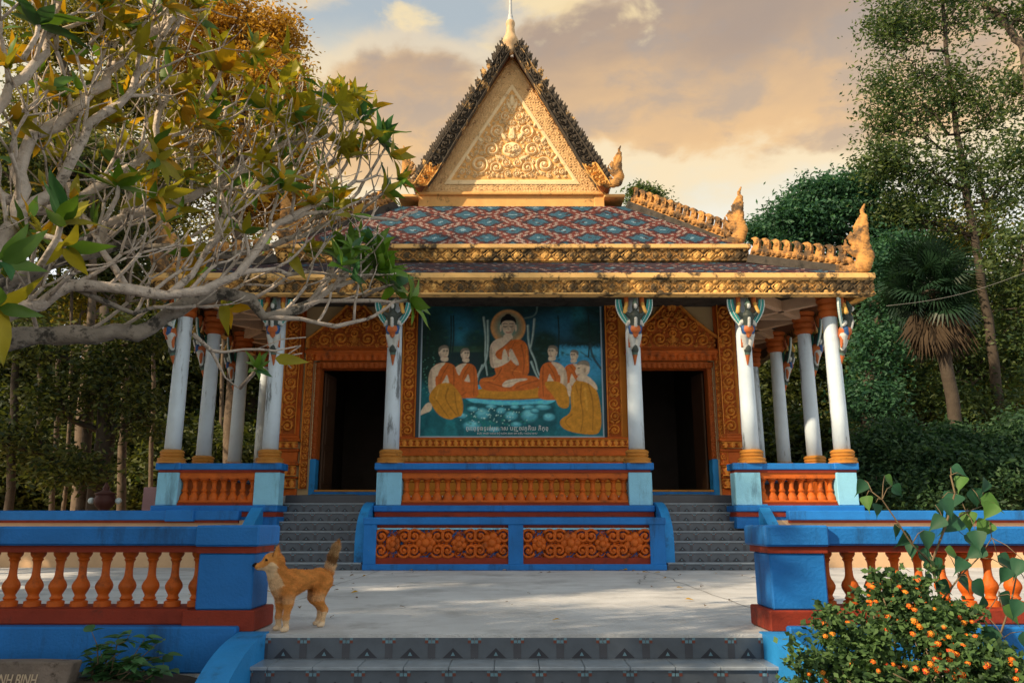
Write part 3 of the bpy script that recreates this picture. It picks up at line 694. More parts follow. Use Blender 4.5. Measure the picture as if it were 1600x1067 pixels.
tiles('roof_tiles', (-UX, UY1, 6.43), (-UX, UY0, 6.43), (-TX, TY1, 8.25), (-TX, TY0, 8.25), roof)
# eave boards: plain strip above a lotus-lattice frieze
def lattice(x0, z0, z1, per):
    def hf(U, V):
        t = (V - z0) / (z1 - z0); u = ((U - x0) / per) % 1.0 - .5; v = t - .5
        d = np.abs(u) * 2 + np.abs(v) * 2                         # lozenge lines
        line = np.clip(1 - np.abs(d - 0.88) / .12, 0, 1) ** .5
        pet = np.clip(1 - (np.hypot(u * 4.0, (v + .02) * 3.3)) ** 2, 0, 1) ** .5
        ang = np.arctan2(v, u * 1.25); pet = pet * (0.62 + 0.38 * np.abs(np.cos(2 * ang)))
        u2 = (u + 1.0) % 1.0 - .5
        cor = np.clip(1 - (np.hypot(u2 * 4.2, (np.abs(v) - .5) * 3.6)) ** 2, 0, 1) ** .5
        return np.maximum(np.maximum(line * .75, pet), np.maximum(cor * .9, (np.abs(v) > .46) * .8))
    return hf
m = MB().use('cream_strip')
m.bbox(-EX - .03, EX + .03, EY0 - .07, EY0 + .25, 5.150, 5.255); m.bbox(-EX - .01, EX + .01, EY0 - .03, EY0 + .2, 5.125, 5.150, .006)
m.box(EX - .22, EX + .03, EY0 + .25, EY1, 5.15, 5.25); m.box(-EX - .03, -EX + .22, EY0 + .25, EY1, 5.15, 5.25)
m.use('frieze').box(-EX, EX, EY0 + .012, EY0 + .2, 4.875, 5.125); m.box(EX - .2, EX - .008, EY0 + .2, EY1, 4.875, 5.15); m.box(-EX + .008, -EX + .2, EY0 + .2, EY1, 4.875, 5.15)
m.use('cream_strip').bbox(-EX - .02, EX + .02, EY0 - .03, EY0 + .2, 4.855, 4.885, .006)
eave = m.build('eave_board', None, roof)
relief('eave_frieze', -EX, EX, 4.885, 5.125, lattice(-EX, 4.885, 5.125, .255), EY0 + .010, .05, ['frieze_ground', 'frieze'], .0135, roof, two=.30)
m = MB().use('cream_strip'); m.bbox(-UX - .04, UX + .04, UY0 - .06, UY0 + .2, 6.345, 6.445)
m.box(UX - .2, UX + .04, UY0 + .2, UY1, 6.345, 6.44); m.box(-UX - .04, -UX + .2, UY0 + .2, UY1, 6.345, 6.44)
m.use('frieze_up').box(-UX, UX, UY0 + .012, UY0 + .15, 6.06, 6.345); m.box(UX - .15, UX - .01, UY0 + .15, UY1, 6.06, 6.345); m.box(-UX + .01, -UX + .15, UY0 + .15, UY1, 6.06, 6.345)
m.build('eave_board', None, roof)
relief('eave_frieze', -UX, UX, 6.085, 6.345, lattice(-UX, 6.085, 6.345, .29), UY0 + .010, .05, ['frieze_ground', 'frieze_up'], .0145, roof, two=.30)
# soffit and beams of the veranda
m = MB().use('soffit'); e0, e1, w0, w1 = EX - .2, EY0 + .2, EX - 1.05, EY0 + 1.05
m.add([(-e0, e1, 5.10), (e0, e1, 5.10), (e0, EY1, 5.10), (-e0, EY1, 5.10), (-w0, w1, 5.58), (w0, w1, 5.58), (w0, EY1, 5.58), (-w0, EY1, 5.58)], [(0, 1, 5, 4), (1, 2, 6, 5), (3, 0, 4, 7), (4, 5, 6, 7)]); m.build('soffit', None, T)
for X in (-1, 1):
    xo, xi = (XL[0] if X < 0 else XR[0]), X * 4.7
    for (ya, yb) in ((14.3, 15.68), (15.68, 17.45), (17.45, 19.2), (19.2, 21.0), (21.0, 22.8)):
        for (p, q) in (((xo, ya), (xi, yb)), ((xi, ya), (xo, yb))):
            m = MB().use('beam'); p, q = Vector((*p, 0)), Vector((*q, 0)); d = (q - p).normalized(); n = Vector((-d.y, d.x, 0)) * .06
            m.add([p + n + Vector((0, 0, 4.84)), p - n + Vector((0, 0, 4.84)), q - n + Vector((0, 0, 4.84)), q + n + Vector((0, 0, 4.84)), p + n + Vector((0, 0, 5.05)), p - n + Vector((0, 0, 5.05)), q - n + Vector((0, 0, 5.05)), q + n + Vector((0, 0, 5.05))],
                  [(0, 3, 2, 1), (0, 1, 5, 4), (1, 2, 6, 5), (2, 3, 7, 6), (3, 0, 4, 7)])
            m.build('brace', None, T)
        MB().use('beam').box(min(xo, xi), max(xo, xi), yb - .055, yb + .055, 4.87, 5.055).build('beam', None, T)
# --- gable
GY = 17.72
m = MB().use('gable_ground')
m.prism([(-2.25, 8.55), (2.22, 8.55), (0, 12.35)], GY, GY + .25)
m.bbox(-2.25, 2.22, GY - .04, GY + .5, 8.20, 8.56); m.bbox(-2.30, 2.27, GY - .12, GY + .5, 8.50, 8.575); m.bbox(-2.75, -2.25, GY - .25, GY + .5, 8.38, 8.46); m.bbox(2.22, 2.72, GY - .25, GY + .5, 8.38, 8.46)
m.bbox(-2.28, -2.02, GY - .06, GY + .2, 8.2, 8.5); m.bbox(2.0, 2.25, GY - .06, GY + .2, 8.2, 8.5)
gable = m.build('gable', None, T)
def speck(U, V): return np.clip(np.abs(np.sin(U * 47 + 3 * np.sin(V * 19)) * np.sin(V * 43 + 2 * np.sin(U * 23))) * 1.5, 0, 1) ** .7
def tri(hw, z0, z1, xc=0.0): return lambda U, V: np.abs(U - xc) < hw * (z1 - V) / (z1 - z0)
relief('gable_border', -2.15, 2.15, 8.58, 12.25, speck, GY - .01, .04, ['gable_edge'], .022, gable, lambda U, V: tri(2.14, 8.58, 12.25)(U, V) & ~(tri(1.66, 8.80, 11.52)(U, V) & (V > 8.80)))
GSEED = [(0, 9.72, .25, 1, 0), (.36, 10.22, .20, 1, 0.4), (.80, 9.32, .24, -1, 2.2), (.38, 9.24, .17, 1, 1), (.50, 9.72, .20, 1, 2), (.16, 10.62, .135, -1, 0)]
GPACK = pack(1.5, 8.99, 11.2, lambda z: 1.66 * (11.52 - z) / 2.72 - .10, GSEED, .17, .035, 2600, 4)
def gface(U, V):
    X = np.abs(U); Z = V; H = np.zeros_like(U)
    for (x, z, r, h, s_) in GPACK[1:]: H = np.maximum(H, volute(X, Z, x, z, r, h, s_, lobes=7) * min(1, .55 + r * 3))
    for (x, z, a, l, w) in ((0, 10.9, 1.57, .34, .07), (.04, 10.8, 1.2, .26, .05), (.55, 10.35, .9, .2, .05), (.72, 9.9, .9, .24, .05), (1.05, 9.45, .9, .2, .045), (.15, 9.98, 1.0, .3, .05), (.02, 9.98, 1.57, .34, .06), (.2, 9.45, .5, .26, .05)):
        H = np.maximum(H, .85 * leafb(X, Z, x, z, a, l, w))
    f = disc(U, (V - 9.72) * 1.15 + 9.72, 0, 9.72, .24) * .8          # the guardian mask: brows, eyes, snout, jaw
    f = np.maximum(f, 1.2 * np.clip(1 - np.abs(np.hypot(X - .10, Z - 9.77) - .07) / .028, 0, 1) * (Z > 9.70)); f = np.maximum(f, disc(X, Z, .10, 9.77, .035) * 1.25)
    f = np.maximum(f, disc(X, Z, .035, 9.67, .05) * 1.3); f = f - .5 * np.clip(1 - np.abs(np.hypot(U, (Z - 9.86)) - .25) / .03, 0, 1) * (X < .17) * (Z < 9.7)
    f = np.maximum(f, disc(X, Z, .055, 9.575, .022) * 1.2)
    return np.maximum(H, np.clip(f, 0, 1.4))
def gins(U, V): return tri(1.66, 8.80, 11.52)(U, V)
def ghf(U, V):
    e = (1.66 * (11.52 - V) / (11.52 - 8.80) - np.abs(U)) * .85
    rim = 1 - sstep(e, .06, .09); rim = np.maximum(rim, 1 - sstep(V - 8.80, .10, .13))
    return np.maximum(rim * .45, gface(U, V) * (1 - rim))
relief('gable_carving', -1.66, 1.66, 8.80, 11.52, ghf, GY - .02, .075, ['gable_ground', 'gable_cream'], .0135, gable, gins, two=.18)
# --- bargeboards
BO = [(0.03, 12.62), (0.42, 11.98), (0.95, 11.02), (1.32, 10.40), (1.62, 9.90), (1.90, 9.42), (2.15, 8.98), (2.36, 8.62)]      # outer edge
BI = [(0.03, 12.22), (0.30, 11.72), (0.66, 11.05), (0.98, 10.45), (1.28, 9.90), (1.55, 9.38), (1.80, 8.92), (2.02, 8.58)]      # inner edge
def lerp_path(P, t):
    P = np.array(P); t = np.asarray(t) * (len(P) - 1); i = np.clip(t.astype(int), 0, len(P) - 2); f = (t - i)[..., None]
    return P[i] * (1 - f) + P[i + 1] * f
for s in (-1, 1):
    ns, nw = 300, 30
    Ts, Ws = np.meshgrid(np.linspace(0, 1, ns + 1), np.linspace(0, 1, nw + 1), indexing='ij')
    O, I = lerp_path(BO, Ts), lerp_path(BI, Ts); P2 = O * (1 - Ws[..., None]) + I * Ws[..., None]
    L_, W_ = 4.6, .40; U, V = Ts * L_, Ws * W_
    H = np.zeros_like(U)
    for k in range(18):
        H = np.maximum(H, volute(U, V, .13 + k * .256, .20 + .035 * (-1) ** k, .155, (-1) ** k, k * 1.3))
        H = np.maximum(H, .8 * leafb(U, V, .05 + k * .256, .05, .9, .2, .05))
    e = np.minimum(V, W_ - V); H = np.maximum(H, .8 * (1 - sstep(e, .03, .05)))
    Yb = 17.30 - .07 * H
    P3 = np.stack([s * P2[..., 0], Yb, P2[..., 1]], -1)
    back = P3.copy(); back[..., 1] = 17.42
    allv = np.concatenate([P3.reshape(-1, 3), back[:, 0], back[:, -1]]); idx = np.arange((ns + 1) * (nw + 1)).reshape(ns + 1, nw + 1); nb = idx.size
    F = np.stack([idx[:-1, :-1], idx[1:, :-1], idx[1:, 1:], idx[:-1, 1:]], -1).reshape(-1, 4)
    bo = nb + np.arange(ns + 1); bi = bo + ns + 1
    F = np.concatenate([F, np.stack([idx[:-1, 0], bo[:-1], bo[1:], idx[1:, 0]], 1), np.stack([idx[:-1, -1], idx[1:, -1], bi[1:], bi[:-1]], 1)])
    if s > 0: F = F[:, ::-1]
    mi = np.zeros(len(F), int); mi[:ns * nw] = (((Ts[:-1, :-1] + .02 * np.sin(Ws[:-1, :-1] * 9)) > .80).ravel()).astype(int)
    bb = obj('bargeboard', np_mesh('bargeboard', allv, F, ['barge', 'gold_roof'], mi, smooth=True), roof)
    # flame leaves along the upper edge
    out = [(-.10, 0), (.12, 0), (.13, .10), (.08, .17), (.10, .25), (.04, .22), (0.0, .33), (-.03, .22), (-.08, .19), (-.06, .12), (-.12, .08)]
    q = MB().use('barge').prism([(a * .95, b * .95) for a, b in out], -.04, .05); q.ball((0.01, -.045, .11), .06, 6, 4, (1, .5, 1.4)); lm = q.mesh('bargeboard_leaf')
    for k in range(24):
        t = .055 + k * .0375; p = lerp_path(BO, np.array([t]))[0]; p2 = lerp_path(BO, np.array([t + .02]))[0]
        d = np.array([p2[0] - p[0], p2[1] - p[1]]); d /= np.linalg.norm(d); tilt = math.atan2(d[1], d[0]) * .55
        obj('bargeboard_leaf', lm, roof, (s * p[0], 17.34, p[1] - .03), (0, -s * tilt * .55 + .0, 0), (s * .85, 1, .85 + .1 * math.sin(k * 2.3)))
# main ridge behind the gable, clad in tiles
m = MB().use('ridge_dark'); m.prism([(-2.25, 8.3), (2.25, 8.3), (0, 12.30)], GY + .25, 23.4, 'xz'); m.build('main_roof', None, roof)
m = MB().use('soffit')
for s in (-1, 1):   # roof slabs over the gable, carrying the bargeboards
    m.add([(s * .03, 17.36, 12.44), (s * 2.34, 17.36, 8.56), (s * 2.34, 23.6, 8.56), (s * .03, 23.6, 12.44), (s * .03, 17.36, 12.32), (s * 2.24, 17.36, 8.56), (s * 2.24, 23.6, 8.56), (s * .03, 23.6, 12.32)],
          [(0, 1, 2, 3), (4, 7, 6, 5), (0, 4, 5, 1), (3, 2, 6, 7), (1, 5, 6, 2)])
m.build('roof_slab', None, roof)
tiles('roof_tiles', (2.36, 17.40, 8.58), (2.36, 23.6, 8.58), (.03, 17.40, 12.47), (.03, 23.6, 12.47), roof)
tiles('roof_tiles', (-2.36, 23.6, 8.58), (-2.36, 17.40, 8.58), (-.03, 23.6, 12.47), (-.03, 17.40, 12.47), roof)
# spire on the apex: swollen throat and a long needle
stn = (0.62, 0.42, 0.22); stg = (0.50, 0.52, 0.52)
sp = sdf_body('spire', [((0, 0, 0), (0, 0, .22), .13, .19, stn), ((0, 0, .22), (0, -.03, .50), .19, .10, stn), ((0, -.03, .50), (0, -.03, .72), .10, .105, stn), ((0, -.03, .72), (0, .0, .92), .105, .055, stg),
                        ((0, 0, .92), (0, 0, 1.45), .052, .032, stg), ((0, 0, 1.45), (0, 0, 2.05), .032, .010, stg), ((-.16, 0, .16), (-.28, 0, .0), .08, .05, stn), ((.16, 0, .16), (.28, 0, .0), .08, .05, stn)], .022, .05)
obj('spire', sp, roof, (-.04, 17.36, 12.28))
# --- naga finials
g1, g2 = (0.82, 0.44, 0.11), (0.70, 0.36, 0.10)
pr = [((-.02, 0, .08), (.14, 0, .03), .07, .12, g1), ((.14, 0, .03), (.28, 0, .10), .12, .15, g1), ((.28, 0, .10), (.35, 0, .28), .15, .145, g1), ((.35, 0, .28), (.31, 0, .48), .145, .13, g1),
      ((.31, 0, .48), (.34, 0, .78), .13, .10, g2), ((.34, 0, .78), (.39, 0, 1.02), .10, .06, g2), ((.39, 0, 1.02), (.36, 0, 1.16), .05, .035, g2), ((.36, 0, 1.16), (.41, 0, 1.26), .04, .02, g2),
      ((.24, 0, .45), (.12, 0, .66), .10, .06, g2), ((.12, 0, .66), (.15, 0, .80), .055, .015, g2), ((.28, 0, .6), (.22, 0, .86), .09, .045, g2), ((.22, 0, .86), (.25, 0, .97), .04, .014, g2),
      ((.32, 0, .75), (.29, 0, .98), .07, .04, g2), ((.29, 0, .98), (.32, 0, 1.06), .035, .014, g2), ((.18, 0, .36), (.03, 0, .48), .09, .05, g2), ((.03, 0, .48), (.03, 0, .64), .05, .015, g2),
      ((.12, 0, .0), (-.06, 0, -.03), .08, .06, g1), ((-.06, 0, -.03), (-.15, 0, .05), .06, .045, g1), ((-.15, 0, .05), (-.13, 0, .15), .045, .04, g1), ((-.13, 0, .15), (-.06, 0, .18), .04, .025, g1), ((.08, 0, .22), (.0, 0, .30), .06, .03, g1)]
def nscale(P):
    a = np.sin(P[:, 0] * 62 + P[:, 2] * 30) * np.sin(P[:, 2] * 58) * .012 * (P[:, 2] > .42)
    return a + np.where(P[:, 2] < .55, np.sin(P[:, 2] * 95 + P[:, 0] * 30) * .005, 0)
naga = sdf_body('naga_finial', pr, .0175, .018, ('crest_gold',), (1, .62, 1), None, nscale)
def place_naga(x, y, z, sx, rz, sc_, label=None):
    o = obj('naga_finial', naga, roof, (x, y, z), (0, 0, rz), (sx * sc_, sc_, sc_)); return o
for s in (-1, 1):
    place_naga(s * 2.30, 17.32, 8.62, s, 0, .80)
    place_naga(s * 4.55, 15.72, 6.52, s, -s * .45, .98)
    place_naga(s * 6.30, 13.98, 5.33, s, -s * .45, 1.02)
# --- crested hip ridges
hk = [(-.07, 0), (.07, 0), (.085, .06), (.10, .13), (.085, .21), (.03, .255), (-.05, .265), (-.10, .25), (-.055, .22), (-.03, .16), (-.065, .08)]
q = MB().use('crest_gold').prism(hk, -.05, .05); q.ball((.02, -.05, .15), .055, 6, 4, (1, .5, 1.2)); q.ball((.02, .05, .15), .055, 6, 4, (1, .5, 1.2)); hook_me = q.mesh('crest')
for s in (-1, 1):
    for (p, q2, nh) in (((2.86, 17.62, 8.24), (4.62, 15.82, 6.62), 13), ((4.98, 15.46, 6.12), (6.36, 14.1, 5.42), 9)):
        p, q2 = Vector((s * p[0], p[1], p[2])), Vector((s * q2[0], q2[1], q2[2])); d = q2 - p; L0 = d.length; dn = d.normalized(); side = Vector((-dn.y, dn.x, 0)).normalized(); up = side.cross(dn)
        if up.z < 0: up = -up
        m = MB().use('ridge_dark')
        def strip(w, h0, h1):
            c = [p + side * a + up * h for a in (-w, w) for h in (h0, h1)] + [q2 + side * a + up * h for a in (-w, w) for h in (h0, h1)]
            m.add(c, [(0, 1, 3, 2), (4, 6, 7, 5), (0, 4, 5, 1), (2, 3, 7, 6), (1, 5, 7, 3), (0, 2, 6, 4)])
        strip(.12, -.10, .07); m.use('crest_gold'); strip(.06, .07, .23)
        for k in range(nh * 2):
            c = p + dn * (L0 * (k + .5) / (nh * 2)) + up * .145
            for e in (-1, 1): m.ball(c + side * e * .06, .068 if k % 2 else .048, 6, 4)
        ridge = m.build('hip_ridge', None, roof)
        for k in range(nh):
            c = p + dn * (L0 * (k + .4) / nh) + up * .215
            obj('crest', hook_me, roof, c, (0, 0, math.atan2(dn.y, dn.x) if s > 0 else math.atan2(-dn.y, -dn.x)), (s * (1 if s > 0 else 1) * .92, 1, .98))
# ================================================================== balustrades
def settle(root, loc):
    root.location = loc
    for c in root.children: c.matrix_parent_inverse = Matrix.Translation(-Vector(loc))
settle(temple, (0, 14, 0))
def baluster_mesh(h, r, mname):
    pr = [(1.00, 0), (1.00, .10), (.62, .12), (.80, .15), (.66, .18), (.60, .21), (.78, .26), (1.02, .33), (1.05, .38), (.90, .44), (.62, .50), (.50, .56), (.46, .66), (.48, .78), (.56, .82), (.70, .84), (.58, .87), (.78, .90), (.92, .94), (.92, 1.0)]
    q = MB().use(mname); q.lathe([(a * r, b * h) for a, b in pr], 14); me = q.mesh('baluster'); smooth_angle(me, 45); return me
def slim_mesh(h, r, mname):
    pr = [(1.0, 0), (1.0, .10), (.95, .16), (.70, .26), (.45, .36), (.62, .42), (.66, .46), (.50, .50), (.40, .56), (.46, .74), (.52, .82), (.75, .86), (.60, .89), (.95, .93), (.95, 1.0)]
    q = MB().use(mname); q.lathe([(a * r, b * h) for a, b in pr], 12); me = q.mesh('baluster'); smooth_angle(me, 45); return me
bal_up = slim_mesh(.39, .095, 'orange')
def upper_balustrade(x0, x1, peds, nb, label):
    b = thing('balustrade', label, 'balustrade', group='orange balustrades between the temple columns')
    m = MB().use('blue').bbox(x0, x1, 14.14, 14.50, 1.685, 1.80, .012)
    for a, c in peds: m.bbox(a - .035, c + .035, 14.10, 14.54, 1.682, 1.803, .012)
    m.build('rail', None, b)
    m = MB().use('red_band').box(x0 + .04, x1 - .04, 14.17, 14.47, 1.635, 1.687); m.box(peds[0][1], peds[-1][0], 14.17, 14.47, 1.058, 1.10); m.build('rail_trim', None, b)
    for a, c in peds: MB().use('pale_blue').bbox(a, c, 14.15, 14.47, 1.058, 1.637, .01).build('pedestal', None, b)
    m = MB().use('orange').box(peds[0][1] + .001, peds[-1][0] - .001, 14.20, 14.42, 1.535, 1.634); m.bbox(peds[0][1] + .001, peds[-1][0] - .001, 14.19, 14.43, 1.10, 1.15); m.build('baluster_rail', None, b)
    a, c = peds[0][1] + .07, peds[-1][0] - .07
    for k in range(nb): obj('baluster', bal_up, b, (a + (c - a) * k / (nb - 1), 14.31, 1.148))
    settle(b, ((x0 + x1) / 2, 14.31, 1.058)); return b
upper_balustrade(-6.40, -4.14, ((-6.36, -5.98), (-4.62, -4.17)), 8, 'short orange balustrade with pale blue pedestals on the left of the temple front')
upper_balustrade(-2.46, 2.53, ((-2.43, -1.98), (2.09, 2.51)), 22, 'long orange balustrade below the mural between the two stairs')
upper_balustrade(3.97, 6.24, ((4.0, 4.46), (5.82, 6.19)), 8, 'short orange balustrade with pale blue pedestals on the right of the temple front')
bal_fr = baluster_mesh(.405, .060, 'orange')
def front_wall(s, label):
    b = thing('terrace_balustrade', label, 'balustrade', group='blue balustrades along the terrace edge')
    X = lambda a, c: (min(s * a, s * c), max(s * a, s * c))
    m = MB().use('blue'); x0, x1 = X(2.30, 7.5); m.bbox(x0, x1, 5.97, 6.36, .605, .742, .014); x0, x1 = X(1.86, 2.335); m.bbox(x0, x1, 5.90, 6.43, .60, .752, .014); m.build('rail', None, b)
    m = MB().use('red_band'); x0, x1 = X(2.31, 7.5); m.box(x0, x1, 6.02, 6.32, .555, .606); x0, x1 = X(1.885, 2.325); m.box(x0, x1, 5.935, 6.38, .552, .601)
    x0, x1 = X(2.36, 7.5); m.bbox(x0, x1, 5.96, 6.36, .05, .158, .01); x0, x1 = X(1.862, 2.385); m.bbox(x0, x1, 5.915, 6.40, .004, .152, .01); m.build('trim', None, b)
    x0, x1 = X(1.90, 2.31); MB().use('blue').bbox(x0, x1, 5.95, 6.34, .152, .553, .012).build('pedestal', None, b)
    for k in range(15):
        obj('baluster', bal_fr, b, (s * (2.385 + k * .176), 6.16, .155))
    settle(b, (s * 2.1, 6.16, 0)); return b
front_wall(-1, 'blue capped balustrade with orange balusters at the left terrace edge beside the dog')
front_wall(1, 'blue capped balustrade with orange balusters at the right terrace edge behind the lantana')
# blue retaining wall of the terrace below the balustrades
for s, lab in ((-1, 'low blue retaining wall below the left terrace balustrade'), (1, 'low blue retaining wall below the right terrace balustrade')):
    a, c = (-7.5, -1.96) if s < 0 else (1.97, 7.5)
    m = MB().use('blue').bbox(a, c, 5.84, 5.99, -.26, .05, .012); m.use('concrete').box(a, c, 5.87, 5.99, -.5, -.26)
    tag(m.build('retaining_wall'), lab, 'wall')
# ================================================================== stairs
def tile_mesh(w, h):
    q = MB().use('tile').box(-w / 2 + .002, w / 2 - .002, 0, .02, .002, h - .002)
    q.use('tile_dark').add([(-w * .24, -.003, h * .05), (w * .24, -.003, h * .05), (0, -.003, h * .52)], [(0, 1, 2)]); q.use('tile_pale').add([(-w * .05, -.006, h * .16), (w * .05, -.006, h * .16), (0, -.006, h * .34)], [(0, 1, 2)])
    for s in (-1, 1):
        a, c = sorted((s * w * .5, s * w * .41)); q.use('tile_band').add([(a, -.003, h * .04), (c, -.003, h * .04), (c, -.003, h * .72), (a, -.003, h * .72)], [(0, 1, 2, 3)])
        a, c = sorted((s * w * .492, s * w * .42)); q.use('tile_pale').add([(a, -.004, h * .74), (c, -.004, h * .74), (c, -.004, h * .88), (a, -.004, h * .88)], [(0, 1, 2, 3)])
        a, c = sorted((s * w * .415, s * w * .345)); q.add([(a, -.004, h * .88), (c, -.004, h * .88), (c, -.004, h * .99), (a, -.004, h * .99)], [(0, 1, 2, 3)])
        q.use('tile_red').add([(a, -.004, h * .74), (c, -.004, h * .74), (c, -.004, h * .88), (a, -.004, h * .88)], [(0, 1, 2, 3)])
    return q.mesh('tile')
def tread_mesh(w, d):
    return MB().use('tread').bbox(-w / 2 + .0015, w / 2 - .0015, -.025, d, -.024, 0, .005).mesh('tread')
def stair(label, x0, x1, steps, tw, offs, group):
    """steps: (Y of riser, z bottom, z top, tread depth)"""
    st = thing('staircase', label, 'stairs', group=group)
    m = MB().use('concrete')
    for (Y, za, zb, td) in steps: m.box(x0, x1, Y + .02, Y + .02 + td + .3, za - .1 if za > .01 else za, zb - .024)
    m.build('stair_body', None, st)
    for i, (Y, za, zb, td) in enumerate(steps):
        me = tile_mesh(tw, zb - .024 - za); tr = tread_mesh(tw, td + .02); o = offs[i % len(offs)] * tw
        x = x0 - o + tw / 2
        while x - tw / 2 < x1 - .02:
            lo, hi = max(x - tw / 2, x0), min(x + tw / 2, x1)
            if hi - lo > .03:
                sx = (hi - lo) / tw
                obj('tile', me, st, ((lo + hi) / 2, Y, za), None, (sx, 1, 1)); obj('tread', tr, st, ((lo + hi) / 2, Y, zb), None, (sx, 1, 1))
            x += tw
    settle(st, ((x0 + x1) / 2, steps[0][0], 0)); return st
def steps_up():
    S = [(13.25, 0, .12, .26)]
    for k in range(1, 7): S.append((13.25 + .26 * k, .12 + .165 * (k - 1), .12 + .165 * k, .26))
    return S
g_st = 'tiled stairs up to the temple doors'
for (x0, x1, lab) in ((-4.42, -2.47, 'dark patterned tile stairs up to the left temple door'), (2.55, 4.38, 'dark patterned tile stairs up to the right temple door')):
    st = stair(lab, x0, x1, steps_up(), .305, (0.1, .55, .3, .8, .05, .45, .2), g_st)
    m = MB().use('concrete').box(x0 + .1, x1 - .1, 14.98, 15.98, .85, 1.11); m.use('tile_band').bbox(x0 + .12, x1 - .12, 15.05, 15.97, 1.11, 1.268, .006)
    o = m.build('landing', None, st); o.matrix_parent_inverse = Matrix.Translation(-st.location)
    def cheek(xa, xb, pts):
        o = MB().use('blue_light').prism(pts, xa, xb, 'yz').build('cheek_wall', None, st); o.matrix_parent_inverse = Matrix.Translation(-st.location)
    top = [(14.42, 1.12)] + [(14.42 - 1.05 * math.sin(t * math.pi / 2), .42 + .70 * math.cos(t * math.pi / 2)) for t in np.linspace(.05, 1, 12)]
    conc = [(14.42, 1.14), (14.34, 1.13)] + [(14.30 - .95 * t, 1.13 - .62 * t ** 1.25) for t in np.linspace(.1, 1, 10)]
    base = lambda P: P + [(P[-1][0], 0.0), (14.42, 0.0)]
    if x0 < 0: cheek(-4.60, -4.40, base(conc)); cheek(-2.62, -2.463, base(top))
    else: cheek(4.36, 4.55, base(conc)); cheek(2.545, 2.70, base(top))
fs = stair('wide dark patterned tile steps up to the terrace in front of the camera', -1.75, 1.78, [(5.29, -.50, -.335, .28), (5.57, -.335, -.165, .28), (5.85, -.165, .002, .0)], .303, (.35, .62, .1), None)
for c in [c for c in fs.children if c.name.startswith('tread')]:
    if abs(c.location.z - .002) < 1e-4: bpy.data.objects.remove(c)
for (xa, xb) in ((-1.955, -1.748), (1.778, 1.965)):
    pts = [(5.93, .01), (5.86, .01)] + [(5.84 - 1.0 * math.sin(t * math.pi / 2) ** 1.1, -.62 + .62 * math.cos(t * math.pi / 2)) for t in np.linspace(.08, 1, 14)] + [(4.84, -.8), (5.93, -.8)]
    o = MB().use('blue_light').prism(pts, xa, xb, 'yz').build('cheek_wall', None, fs); o.matrix_parent_inverse = Matrix.Translation(-fs.location)
# doormats on the top landing
for x, lab in ((-3.42, 'small dark teal doormat at the left temple door'), (3.35, 'small dark teal doormat at the right temple door')):
    m = MB().use('tile_band').bbox(-.42, .42, -.22, .22, 0, .016, .004); m.use('teal').box(-.36, .36, -.16, .16, .016, .020)
    o = m.build('doormat'); o.location = (x, 15.32, 1.269); tag(o, lab, 'doormat', 'doormats at the temple doors')
# ================================================================== winged bracket figures
def kinnari():
    W, O, B, K, G, D = (.48, .51, .50), (.42, .11, .025), (.02, .085, .24), (.035, .05, .045), (.55, .32, .07), (.07, .13, .11)
    P = [((0, -.13, -.24), (0, -.17, -.02), .015, .055, O), ((0, -.17, -.02), (0, -.19, .08), .055, .07, D), ((0, -.19, .06), (0, -.20, .10), .075, .07, K)]
    for s in (-1, 1):
        P += [((s * .035, -.20, .08), (s * .075, -.25, .36), .042, .075, W), ((s * .085, -.315, .40), (s * .105, -.31, .50), .042, .046, B), ((s * .10, -.22, .34), (s * .12, -.20, .12), .04, .02, O),
              ((s * .11, -.34, .74), (s * .21, -.37, .82), .05, .04, K), ((s * .21, -.37, .82), (s * .17, -.33, 1.0), .045, .04, G), ((s * .165, -.30, .98), (s * .165, -.28, 1.17), .05, .05, O), ((s * .12, -.30, .62), (s * .17, -.28, .56), .05, .03, W)]
    P += [((0, -.24, .40), (0, -.27, .46), .11, .135, O), ((0, -.30, .36), (0, -.33, .30), .07, .02, O), ((0, -.28, .5), (0, -.34, .74), .10, .115, K), ((0, -.40, .52), (0, -.44, .66), .028, .03, W),
          ((0, -.37, .84), (0, -.40, .93), .05, .07, K), ((0, -.455, .90), (0, -.46, .935), .03, .035, W), ((0, -.39, .98), (0, -.36, 1.12), .065, .015, D)]
    return sdf_body('bracket_figure', P, .0155, .016)
kin_me = kinnari()
def wing(s):
    q = MB(); n = 13
    for k in range(n):
        t0, t1 = k / n, (k + .92) / n
        def O(t): return Vector((s * (.10 + .30 * math.sin(t * 1.75)), -.24 - .03 * t, .50 + .62 * t ** 1.15))
        def I(t): return Vector((s * (.08 + .19 * math.sin(t * 1.6)), -.27 - .03 * t, .56 + .55 * t))
        a, b, c, d = I(t0), O(t0), O(t1), I(t1); h = Vector((0, .035, 0)); mid = lambda p, r, w: p * (1 - w) + r * w
        for w0, w1, mm, lift in ((0, .36, 'teal', .004), (.36, .46, 'feather_white', .016), (.46, .86, 'teal', .008), (.86, 1.0, 'feather_white', .02)):
            q.use(mm); L = Vector((0, -lift, 0)); f = [mid(a, b, w0) + L, mid(a, b, w1) + L, mid(d, c, w1) + L, mid(d, c, w0) + L]
            q.add(f + [v + h for v in f], [(0, 1, 2, 3), (7, 6, 5, 4), (0, 4, 5, 1), (1, 5, 6, 2), (2, 6, 7, 3), (3, 7, 4, 0)])
    return q.mesh('wing')
wing_me = {-1: wing(-1), 1: wing(1)}
def figure(x, y, rz, label):
    b = obj('bracket_figure', kin_me, None, (x, y, 3.82), (0, 0, rz), (.88, .92, .90)); tag(b, label, 'statue', 'winged figures under the eaves')
    for s in (-1, 1): obj('wing', wing_me[s], b)
figure(XL[2], 14.27, 0, 'winged bracket figure on the column just left of the mural')
